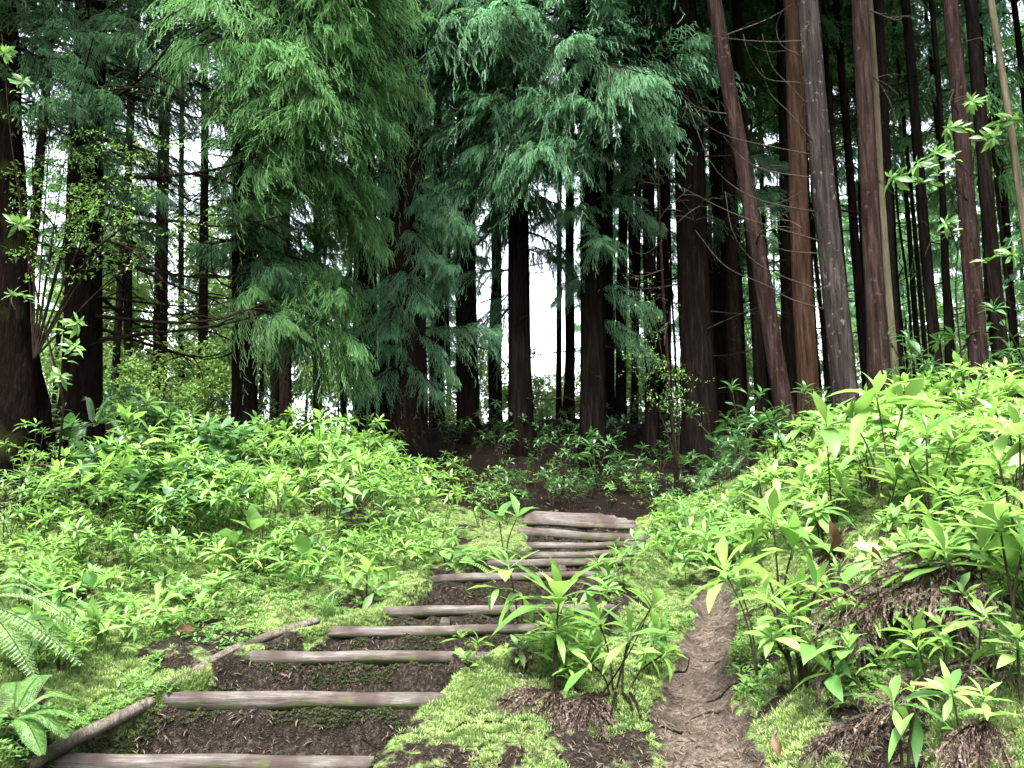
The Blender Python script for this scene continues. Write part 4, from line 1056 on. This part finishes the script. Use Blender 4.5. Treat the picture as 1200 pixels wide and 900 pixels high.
for k in range(9):
    c = G1(*[(520, 860), (560, 880), (590, 850), (545, 835), (760, 850), (750, 800), (610, 830), (1010, 720), (1150, 800)][k]); ln = rng.uniform(.15, .3); az = rng.random() * 3.14
    q = smooth_path([c, c + np.array([math.cos(az), math.sin(az), .03]) * ln * .5, c + np.array([math.cos(az + .4), math.sin(az + .4), .06]) * ln], 10)
    q[:, 2] = ground(q[:, 0], q[:, 1]) + .012
    mb = MB(); tube(mb, q - c, np.linspace(.005, .002, 10), 6, 0, .5, True, .3, k)
    tag(ob('fallen_twig', mb.mesh('fallen_twig', M['twig_pale' if k % 2 else 'twig_dark'], True), None, c), 'thin dry twig lying on the moss beside the steps or the path', 'twig', 'dry twigs on the moss')
sprig_sapling('thin leafy sapling whose bright sprigs hang before the dark red trunk', [(1132, 470, 8.2), (1120, 330, 8.1), (1135, 230, 8.0), (1150, 120, 8.0)],
    [(1045, 208, 7.9, 44, 12, -35, 50), (1075, 190, 7.7, 40, 10, -30, 40), (1112, 150, 7.9, 40, 12, -35, 40), (1138, 118, 7.9, 36, 12, -40, 40), (1165, 160, 7.7, 38, 9, -30, 40), (1108, 262, 7.8, 32, 7, -20, 30), (1190, 140, 7.8, 40, 9, -30, 40), (1188, 298, 7.6, 38, 9, -20, 40), (1095, 178, 7.8, 36, 8, -40, 20)], 'leaf_mid', 'twig_dark', .010)
sprig_sapling('leafy sapling at the left edge growing beside the mossy root flare', [(75, 470, 6.6), (40, 330, 6.6), (15, 180, 6.6), (2, 40, 6.6)],
    [(22, 262, 6.4, 38, 10, -20, 50), (5, 62, 6.5, 36, 10, -20, 50), (28, 95, 6.4, 30, 8, -20, 50), (92, 378, 6.4, 34, 9, -20, 50), (88, 405, 6.3, 36, 9, -20, 40), (70, 440, 6.3, 32, 8, -20, 40), (12, 345, 6.4, 34, 9, -20, 40)], 'leaf_mid', 'twig_dark', .010)

# fine leaved shrub over the left
def fine_shrub(label, base, d, tips):
    b = P(*base, d); o = empty('fine_leaved_shrub', b, label, 'shrub')
    sb, fb = MB(), MB()
    for (px, py, dd, spread, n) in tips:
        t = P(px, py, d + dd) - b
        pts = smooth_path([np.zeros(3), t * .5 + np.array([0, 0, .15]), t], 10)
        tube(sb, pts, np.linspace(.012, .003, 10), 5)
        for k in range(16):
            c = pts[rng.integers(5, 10)]; dv = norm(rng.normal(0, 1, 3) * np.array([1, 1, .6])); l = spread * pxm(d) * rng.uniform(.5, 1.2)
            q = c + dv * l * np.linspace(0, 1, 5)[:, None]
            tube(sb, q, np.linspace(.004, .0015, 5), 3, cap=False)
            m = n
            u = rng.random(m); pp = c + dv * l * u[:, None] + rng.normal(0, .018, (m, 3))
            fb.inst(SMALL[0], frames(norm(rng.normal(0, 1, (m, 3)) + dv * .8), rng.normal(0, .4, (m, 3)) + np.array([0, 0, 1.]), rng.uniform(.025, .05, m)), pp)
    ob('stem', sb.mesh('stem', M['twig_dark']), o); ob('foliage', fb.mesh('foliage', M['leaf_mid'], True), o)
fine_shrub('fine leaved yellow green shrub arching in front of the tall black trunk', (40, 420), 7.4, [(80, 165, 0, 50, 26), (120, 150, .1, 55, 26), (150, 175, -.1, 50, 26), (100, 200, 0, 45, 22), (60, 130, .1, 40, 20), (170, 235, 0, 40, 18), (35, 110, 0, 40, 18), (225, 262, .2, 35, 14), (130, 90, .2, 45, 18), (190, 170, .1, 45, 20), (70, 245, 0, 45, 20), (140, 260, .1, 40, 16), (20, 200, 0, 40, 18)])
fine_shrub('sparse fine leaved shrub around the pale sapling stem', (795, 545), 10.3, [(775, 410, 0, 35, 12), (800, 430, .1, 35, 12), (740, 420, 0, 35, 10), (760, 330, .1, 30, 8)])

# ------------------------------------------------------------------ ferns
def frond(mb, p0, p1, sag, L, n=26, mat=0):
    """pinnate fern frond from p0 to p1; L = pinna length"""
    pts = smooth_path([p0, (p0 + p1) / 2 + np.array([0, 0, sag]), p1], 16)
    tube(mb, pts, np.linspace(.004, .0012, 16), 4, 1, cap=False)
    tan = norm(np.gradient(pts, axis=0))
    for k in range(n):
        t = .15 + .84 * k / n; i = min(int(t * 15), 14); f = t * 15 - i
        p = pts[i] * (1 - f) + pts[i + 1] * f; a = tan[i]
        lat = norm(np.cross(a, [0, 0, 1.]))
        l = L * math.sin(math.pi * (.18 + .8 * t)) ** .8
        for sd in (-1, 1):
            d = norm(lat * sd + a * .45 + np.array([0, 0, -.15]))
            m = 9; u = (np.arange(m) + .5) / m
            pl = p + d * l * u[:, None]
            for s2 in (-1, 1):
                dd = norm(a * s2 * .9 + d * .6)
                mb.inst(SMALL[0], frames(np.repeat(dd[None], m, 0), np.repeat(np.array([[0, 0, 1.]]), m, 0) + rng.normal(0, .2, (m, 3)), l * .24 * (1 - .75 * u) + .004, l * .15 * (1 - .6 * u) + .003), pl, np.clip(rng.normal(.5, .2, m), 0, 1), mat)
def fern(label, base, d, tips, L, mat='leaf_mid'):
    b = P(*base, d); o = empty('fern', b, label, 'fern')
    for (px, py, dd, sag) in tips:
        mb = MB(); frond(mb, np.zeros(3), P(px, py, d + dd) - b, sag, L)
        ob('frond', mb.mesh('frond', [M[mat], M['stem_green']], True), o)
fern('pale feathery fern spreading over the lower left corner', (-40, 700), 3.9, [(100, 782, -.1, .05), (55, 695, .2, .10), (105, 745, .1, .10), (45, 800, -.2, .06), (10, 720, .3, .10), (75, 715, .2, .1)], .085, 'leaf_fern')
fern('dark green fern in the shade of the lower left corner', (15, 840), 3.5, [(95, 820, .1, .06), (80, 865, 0, .05), (50, 885, -.1, .04), (-20, 860, 0, .05), (60, 790, .2, .06), (110, 850, .1, .05), (20, 800, .2, .06)], .06, 'leaf_mid')
fern('pale fern with level fronds right of the top of the stairs', (812, 635), 8.2, [(760, 600, 0, .1), (790, 585, .1, .15), (840, 590, .1, .12), (860, 612, 0, .1), (770, 625, -.2, .06)], .12)
fern('small fern arching over the sixth step from the left', (530, 655), 5.9, [(640, 672, -.1, .14), (600, 700, -.2, .08)], .06, 'leaf_lime')
fern('fern at the photo edge behind the big oval leaves', (1190, 660), 3.9, [(1140, 610, 0, .05), (1200, 590, .1, .08), (1230, 620, 0, .05)], .09)
fern('shaded fern below the broad twiggy trunk', (850, 560), 10.0, [(800, 545, 0, .2), (900, 540, 0, .2), (850, 515, .2, .25), (820, 565, -.3, .15), (890, 570, -.3, .15)], .16, 'leaf_deep')

fern('fern at the foot of the tall black trunk near the left edge', (110, 500), 7.4, [(150, 520, -.2, .15), (80, 530, -.3, .12), (140, 480, 0, .16), (95, 470, 0, .14), (170, 500, 0, .14)], .07, 'leaf_deep')
# ------------------------------------------------------------------ grass tufts
def grass_tuft(label, px, py, n, L):
    c = G1(px, py); mb = MB()
    for k in range(n):
        az = rng.random() * 6.28; l = L * rng.uniform(.6, 1.2); o_ = rng.uniform(.3, .8)
        q = np.linspace(0, 1, 6); r = o_ * l * q ** 1.5; z = l * (q - .45 * o_ * q ** 2.5)
        pts = np.stack([np.cos(az) * r, np.sin(az) * r, z], 1) + rng.normal(0, .012, 3) * np.array([1, 1, 0])
        w = .0028 * (1 - q * .9); sd = np.array([-math.sin(az), math.cos(az), 0])
        v = np.concatenate([pts - sd * w[:, None], pts + sd * w[:, None]])
        t = [(i, i + 1, i + 7) for i in range(5)] + [(i, i + 7, i + 6) for i in range(5)]
        mb.add(v, t, 0, rng.random())
    tag(ob('grass_tuft', mb.mesh('grass_tuft', M['leaf_mid'], True), None, c - np.array([0, 0, .01])), label, 'grass tuft')
grass_tuft('long thin grass tuft hanging at the left end of the fourth step', 385, 725, 90, .24)
grass_tuft('short grass tuft on the moss above the third step', 235, 715, 50, .09)
grass_tuft('grass tuft on the moss left of the edging log', 245, 750, 50, .08)
grass_tuft('grassy clump among the bright plants on the right bank', 1050, 590, 120, .28)
grass_tuft('grass clump left of the grassy one among the right bank plants', 1005, 600, 90, .24)

# ------------------------------------------------------------------ dead fronds, fallen twigs, dead leaves
def dead_frond(label, p0, p1, d0, d1, n, L, fan=.5, name='dead_frond', mat='frond_brown'):
    a, b = P(*p0, d0), P(*p1, d1)
    mb = MB(); D = b - a; l0 = np.linalg.norm(D)
    for k in range(n):
        e = b + rng.normal(0, fan * l0 * .35, 3) * np.array([1, .6, .5]); e = a + (e - a) * rng.uniform(.55, 1.05)
        pts = smooth_path([a * 0, (e - a) * .5 + np.array([0, 0, .08 * l0]), e - a], 9)
        tube(mb, pts, np.linspace(.004, .0015, 9), 4, 1, cap=False)
        m = 34; u = rng.uniform(.1, 1, m); i = np.minimum((u * 8).astype(int), 7)
        pp = pts[i] + (pts[i + 1] - pts[i]) * (u * 8 - i)[:, None]; tn = norm(pts[i + 1] - pts[i])
        dd = norm(tn + rng.normal(0, .38, (m, 3)) + np.array([0, 0, -.15]))
        mb.inst(STRAND_LO, frames(dd, rng.normal(0, .3, (m, 3)) + np.array([0, 0, 1.]), L * rng.uniform(.6, 1.2, m), L * .36 * rng.uniform(.8, 1.2, m)), pp, rng.random(m), 0)
    tag(ob(name, mb.mesh(name, [M[mat], M['twig_dark']]), None, a), label, 'dead frond')
dead_frond('pile of brown dead cedar fronds hanging below the tall young plant', (652, 806), (628, 900), 4.15, 3.8, 16, .15, .7)
dead_frond('dark brown dead frond hanging straight down below the sprawling clump', (690, 812), (705, 908), 4.1, 3.7, 14, .15, .7)
dead_frond('brown dead frond draped toward the third step log', (645, 808), (580, 845), 4.2, 4.0, 9, .13, .5)
dead_frond('broad brown dead frond draped over the mound under the long flat leaves', (1150, 660), (1020, 735), 3.65, 3.45, 12, .13, .9)
dead_frond('dead frond spreading right over the mound under the long flat leaves', (1130, 665), (1160, 745), 3.6, 3.35, 10, .13, .9)
dead_frond('dry brown frond lying on the slope left of the broad draped frond', (1060, 685), (985, 785), 3.75, 3.45, 8, .11, .6)
dead_frond('pale grey dead frond spread at the bottom right corner', (1155, 845), (1150, 900), 3.0, 2.8, 9, .10, .9)
dead_frond('grey dead frond at the foot of the dark stemmed cluster', (1020, 850), (985, 895), 3.3, 3.05, 8, .10, .8)
dead_frond('dead frond on the right bank below the yellow green rosettes', (985, 640), (960, 690), 4.4, 4.2, 10, .12, .7)
dead_frond('dead frond low on the right bank under the little leaf tuft', (1180, 770), (1130, 810), 3.3, 3.15, 12, .12, .8)
dead_frond('dead frond beside the straight single stem', (1080, 800), (1040, 840), 3.3, 3.15, 10, .11, .8)
dead_frond('small red brown withered fern on the third step log', (528, 765), (545, 785), 4.4, 4.35, 7, .06, .8, 'withered_fern')

def twig(label, pl, r=.006, mat='twig_pale', side=3):
    q = smooth_path([P(*p) for p in pl], 14); c = q[0].copy()
    mb = MB(); tube(mb, q - c, np.linspace(r, r * .4, 14), 6, 0, .5, True, .2, r * 999)
    for k in range(side):
        i = rng.integers(3, 12); d = norm(q[i + 1] - q[i] + rng.normal(0, .5, 3)) ; l = rng.uniform(.05, .14)
        tube(mb, (q[i] - c) + d * l * np.linspace(0, 1, 4)[:, None], np.linspace(r * .5, r * .2, 4), 4)
    tag(ob('fallen_twig', mb.mesh('fallen_twig', M[mat], True), None, c), label, 'twig')
twig('long pale twig lying across the bottom of the right bank', [(950, 872, 3.2), (1010, 838, 3.25), (1100, 830, 3.2), (1205, 812, 3.1)], .008)
twig('long thin twig slanting up to the edge of the photo under the long flat leaves', [(1060, 748, 3.5), (1120, 722, 3.5), (1195, 690, 3.4)], .006)
twig('twig lying behind the pale leaf tufts of the dark stemmed cluster', [(1000, 785, 3.55), (1040, 762, 3.6), (1062, 740, 3.7)], .007, 'twig_dark')
twig('crooked twig hanging at the foot of the sprawling clump', [(712, 830, 4.05), (722, 870, 3.85), (730, 900, 3.75)], .005)
twig('bare twig leaning out from the sprawling clump of broad leaves', [(705, 815, 4.1), (740, 760, 4.2), (765, 705, 4.3)], .005, 'twig_dark', 2)
twig('short twig lying on the dirt path', [(838, 778, 4.5), (858, 772, 4.55), (876, 764, 4.6)], .006, 'twig_dark', 1)
twig('dark stick leaning in the corner of the second step riser', [(425, 865, 3.8), (440, 875, 3.75), (458, 885, 3.7)], .009, 'twig_dark', 0)
twig('forked bare twig standing among the lime plants under the dark red trunk', [(1130, 530, 6.2), (1140, 480, 6.2), (1155, 422, 6.3)], .007, 'twig_pale', 2)
twig('bare twig arching over the lime plants in front of the grey trunk', [(1080, 520, 5.6), (1110, 470, 5.5), (1136, 482, 5.3)], .006, 'twig_dark', 1)
twig('fallen stick on the dark mound left of the black trunk', [(60, 505, 7.2), (90, 500, 7.2), (112, 496, 7.3)], .012, 'twig_pale', 1)
twig('long thin stick lying below the mossy tree', [(35, 545, 6.9), (65, 545, 6.8), (86, 543, 6.8)], .010, 'twig_pale', 1)

def dead_leaf(label, p, d, L, dirv, tm=1):
    c = P(*p, d); mb = MB()
    mb.inst(leaf_template(.42, .5, .8, .9, wave=.3), frames(np.array([dirv], float), np.array([[0, -1., .3]]), [L]), np.zeros((1, 3)), [.6])
    tag(ob('dead_leaf', mb.mesh('dead_leaf', M['leaf_brown'], True), None, c), label, 'dead leaf')
dead_leaf('curled brown leaf hanging above the dark stemmed cluster', (972, 610), 4.0, .2, (.15, 0, -1))
dead_leaf('narrow brown leaf hanging left of the broad draped frond', (1022, 640), 3.8, .18, (.1, 0, -1))
dead_leaf('brown leaf standing at the bottom beside the foot of the dirt path', (912, 888), 3.25, .09, (0, 0, 1))
dead_leaf('small brown leaf at the foot of the single straight stem', (1132, 822), 3.1, .08, (.2, 0, -1))
dead_leaf('brown leaf fallen on the moss above the edging log', (205, 738), 4.75, .12, (1, .2, 0))

# ------------------------------------------------------------------ countless small cover (stuff)
def tuft_template(n, spread, up):
    v, t, tp = [], [], []
    for k in range(n):
        az = k * 2.4; r = spread * (.3 + .7 * (k / n)); d = np.array([math.cos(az) * r, math.sin(az) * r, up * (1 - .5 * k / n)])
        sd = np.array([-math.sin(az), math.cos(az), 0]) * .13
        b = d * .15
        o = len(v); v += [b - sd, b + sd, d]; tp += [0, 0, 1]; t.append((o, o + 1, o + 2))
    return np.array(v), np.array(t), np.array(tp, float)
TUFT = tuft_template(9, 1, .9)
def cover_points(n, x0=-20, x1=1220, y0=560, y1=915):
    p, ok = G(rng.uniform(x0, x1, n), y0 + (y1 - y0) * rng.random(n) ** .8); return p[ok]
def rotz(k):
    a = rng.random(k) * 6.28; z = np.zeros(k); o = np.ones(k)
    return np.stack([np.stack([np.cos(a), -np.sin(a), z], -1), np.stack([np.sin(a), np.cos(a), z], -1), np.stack([z, z, o], -1)], 1)
def build_cover():
    p = np.concatenate([cover_points(9000) for _ in range(7)])
    cm, pm = corridor(p[:, 0], p[:, 1]), path_mask(p[:, 0], p[:, 1])
    patch = fbm(p[:, 0] * 2.2, p[:, 1] * 2.2, 71)
    ms = p[(cm < .3) & (pm < .25) & (patch > -.2 + .06 * rng.normal(0, 1, len(p))) & (p[:, 1] < 9.2)]
    mb = MB(); k = len(ms)
    mb.inst(TUFT, rotz(k) * rng.uniform(.010, .042, k)[:, None, None], ms - np.array([0, 0, .006]), np.clip(fbm(ms[:, 0] * 4, ms[:, 1] * 4, 77) + .5 + rng.normal(0, .15, k), 0, 1))
    tag(ob('moss', mb.mesh('moss', M['moss'])), 'bright moss tufts carpeting the ground beside the steps', 'moss', None, 'stuff')
    # darker moss on the earth risers and treads
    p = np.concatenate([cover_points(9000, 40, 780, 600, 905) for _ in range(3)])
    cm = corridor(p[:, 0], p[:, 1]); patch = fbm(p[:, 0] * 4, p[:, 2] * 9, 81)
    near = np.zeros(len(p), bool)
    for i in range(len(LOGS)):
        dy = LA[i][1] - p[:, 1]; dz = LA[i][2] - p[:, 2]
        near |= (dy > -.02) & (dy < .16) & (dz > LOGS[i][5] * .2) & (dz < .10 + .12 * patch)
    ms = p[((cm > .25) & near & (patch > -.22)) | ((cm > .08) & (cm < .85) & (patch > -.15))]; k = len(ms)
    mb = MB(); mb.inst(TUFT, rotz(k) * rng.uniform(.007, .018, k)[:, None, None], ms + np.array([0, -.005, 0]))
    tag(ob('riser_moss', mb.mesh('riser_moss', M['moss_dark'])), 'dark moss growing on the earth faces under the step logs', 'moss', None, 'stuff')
    # little leaves
    p = np.concatenate([cover_points(5000) for _ in range(2)])
    cm, pm = corridor(p[:, 0], p[:, 1]), path_mask(p[:, 0], p[:, 1]); patch = fbm(p[:, 0] * 1.6, p[:, 1] * 1.6, 91)
    ms = p[(cm < .2) & (pm < .2) & (patch > .12) & ~((p[:, 1] < 4.5) & (np.abs(p[:, 0]) < .6))]
    mb = MB()
    for q in range(5):
        k = len(ms); az = rng.random(k) * 6.28
        d = np.stack([np.cos(az), np.sin(az), rng.uniform(.2, 1.2, k)], 1)
        mb.inst(SMALL[q % 2], frames(d, np.broadcast_to(np.array([0, 0, 1.]), d.shape), rng.uniform(.018, .05, k)), ms + norm(d) * .01 + np.array([0, 0, .02]) * rng.random((k, 1)))
    tag(ob('ground_cover', mb.mesh('ground_cover', M['leaf_mid'], True)), 'tiny green leaves of low ground cover over the moss', 'ground cover', None, 'stuff')
    # dry litter: bits of twig and leaf
    p = np.concatenate([cover_points(9000), cover_points(3500, 500, 1220, 640, 910), cover_points(3000, -20, 1220, 480, 600)])
    pm = path_mask(p[:, 0], p[:, 1]); patch = fbm(p[:, 0] * 2.2, p[:, 1] * 2.2, 71)
    ms = p[(pm > .3) | (patch < -.05) | (p[:, 1] > 9) | (p[:, 0] > 1.0) | (rng.random(len(p)) < .18)]; k = len(ms)
    mb = MB(); az = rng.random(k) * 6.28
    d = np.stack([np.cos(az), np.sin(az), rng.normal(.0, .25, k)], 1)
    L = rng.uniform(.010, .055, k) ** 1.0 * np.where(ms[:, 1] > 8, 2.2, 1)
    mb.inst(LANCE[1], frames(d, rng.normal(0, .3, (k, 3)) + np.array([0, 0, 1.]), L, L * rng.uniform(.25, .9, k)), ms + np.array([0, 0, .008]))
    tag(ob('leaf_litter', mb.mesh('leaf_litter', M['frond_brown'], True)), 'dry brown leaf and needle litter on the forest floor', 'litter', None, 'stuff')
build_cover()

# ================================================================== camera, light, view
cam = bpy.data.cameras.new('camera'); cam.sensor_width = 36; cam.lens = 36 * F / 1200; cam.clip_end = 2000; cam.clip_start = .05
co = bpy.data.objects.new('camera', cam); COL.objects.link(co)
co.location = (0, 0, CAMZ); co.rotation_euler = (math.pi / 2 + PITCH, 0, 0)
SC.camera = co
w = bpy.data.worlds.new('World'); SC.world = w; w.use_nodes = True
nt = w.node_tree; nt.nodes.clear()
wo = nt.nodes.new('ShaderNodeOutputWorld'); bg = nt.nodes.new('ShaderNodeBackground')
sky = nt.nodes.new('ShaderNodeTexSky'); sky.sky_type = 'NISHITA'; sky.sun_disc = False
SUN_EL, SUN_AZ = 60, 195     # degrees; azimuth clockwise from +Y (ahead)
sky.sun_elevation = R(SUN_EL); sky.sun_rotation = R(SUN_AZ); sky.air_density = 1.0; sky.dust_density = 4.0; sky.ozone_density = 1.0
hs = nt.nodes.new('ShaderNodeHueSaturation'); hs.inputs['Saturation'].default_value = .35
nt.links.new(sky.outputs[0], hs.inputs['Color']); nt.links.new(hs.outputs[0], bg.inputs[0]); bg.inputs[1].default_value = .11
nt.links.new(bg.outputs[0], wo.inputs[0])
sl = bpy.data.lights.new('sun', 'SUN'); sl.energy = 1.8; sl.angle = R(14); sl.color = (1, .96, .9)
so = bpy.data.objects.new('sun', sl); COL.objects.link(so)
az, el = R(SUN_AZ), R(SUN_EL)
dirv = Vector((math.sin(az) * math.cos(el), math.cos(az) * math.cos(el), math.sin(el)))
so.rotation_euler = dirv.to_track_quat('Z', 'Y').to_euler()
vs = SC.view_settings; vs.view_transform = 'Standard'; vs.look = 'None'; vs.gamma = 1; vs.use_curve_mapping = False; vs.exposure = 3.65
SC.render.engine = 'CYCLES'
cy = SC.cycles
cy.max_bounces = 5; cy.diffuse_bounces = 3; cy.glossy_bounces = 2; cy.transmission_bounces = 4; cy.transparent_max_bounces = 4
cy.use_denoising = True
try:
    cy.denoiser = 'OPENIMAGEDENOISE'; cy.denoising_input_passes = 'RGB_ALBEDO_NORMAL'; cy.denoising_prefilter = 'ACCURATE'
except Exception: pass
cy.sample_clamp_indirect = 6
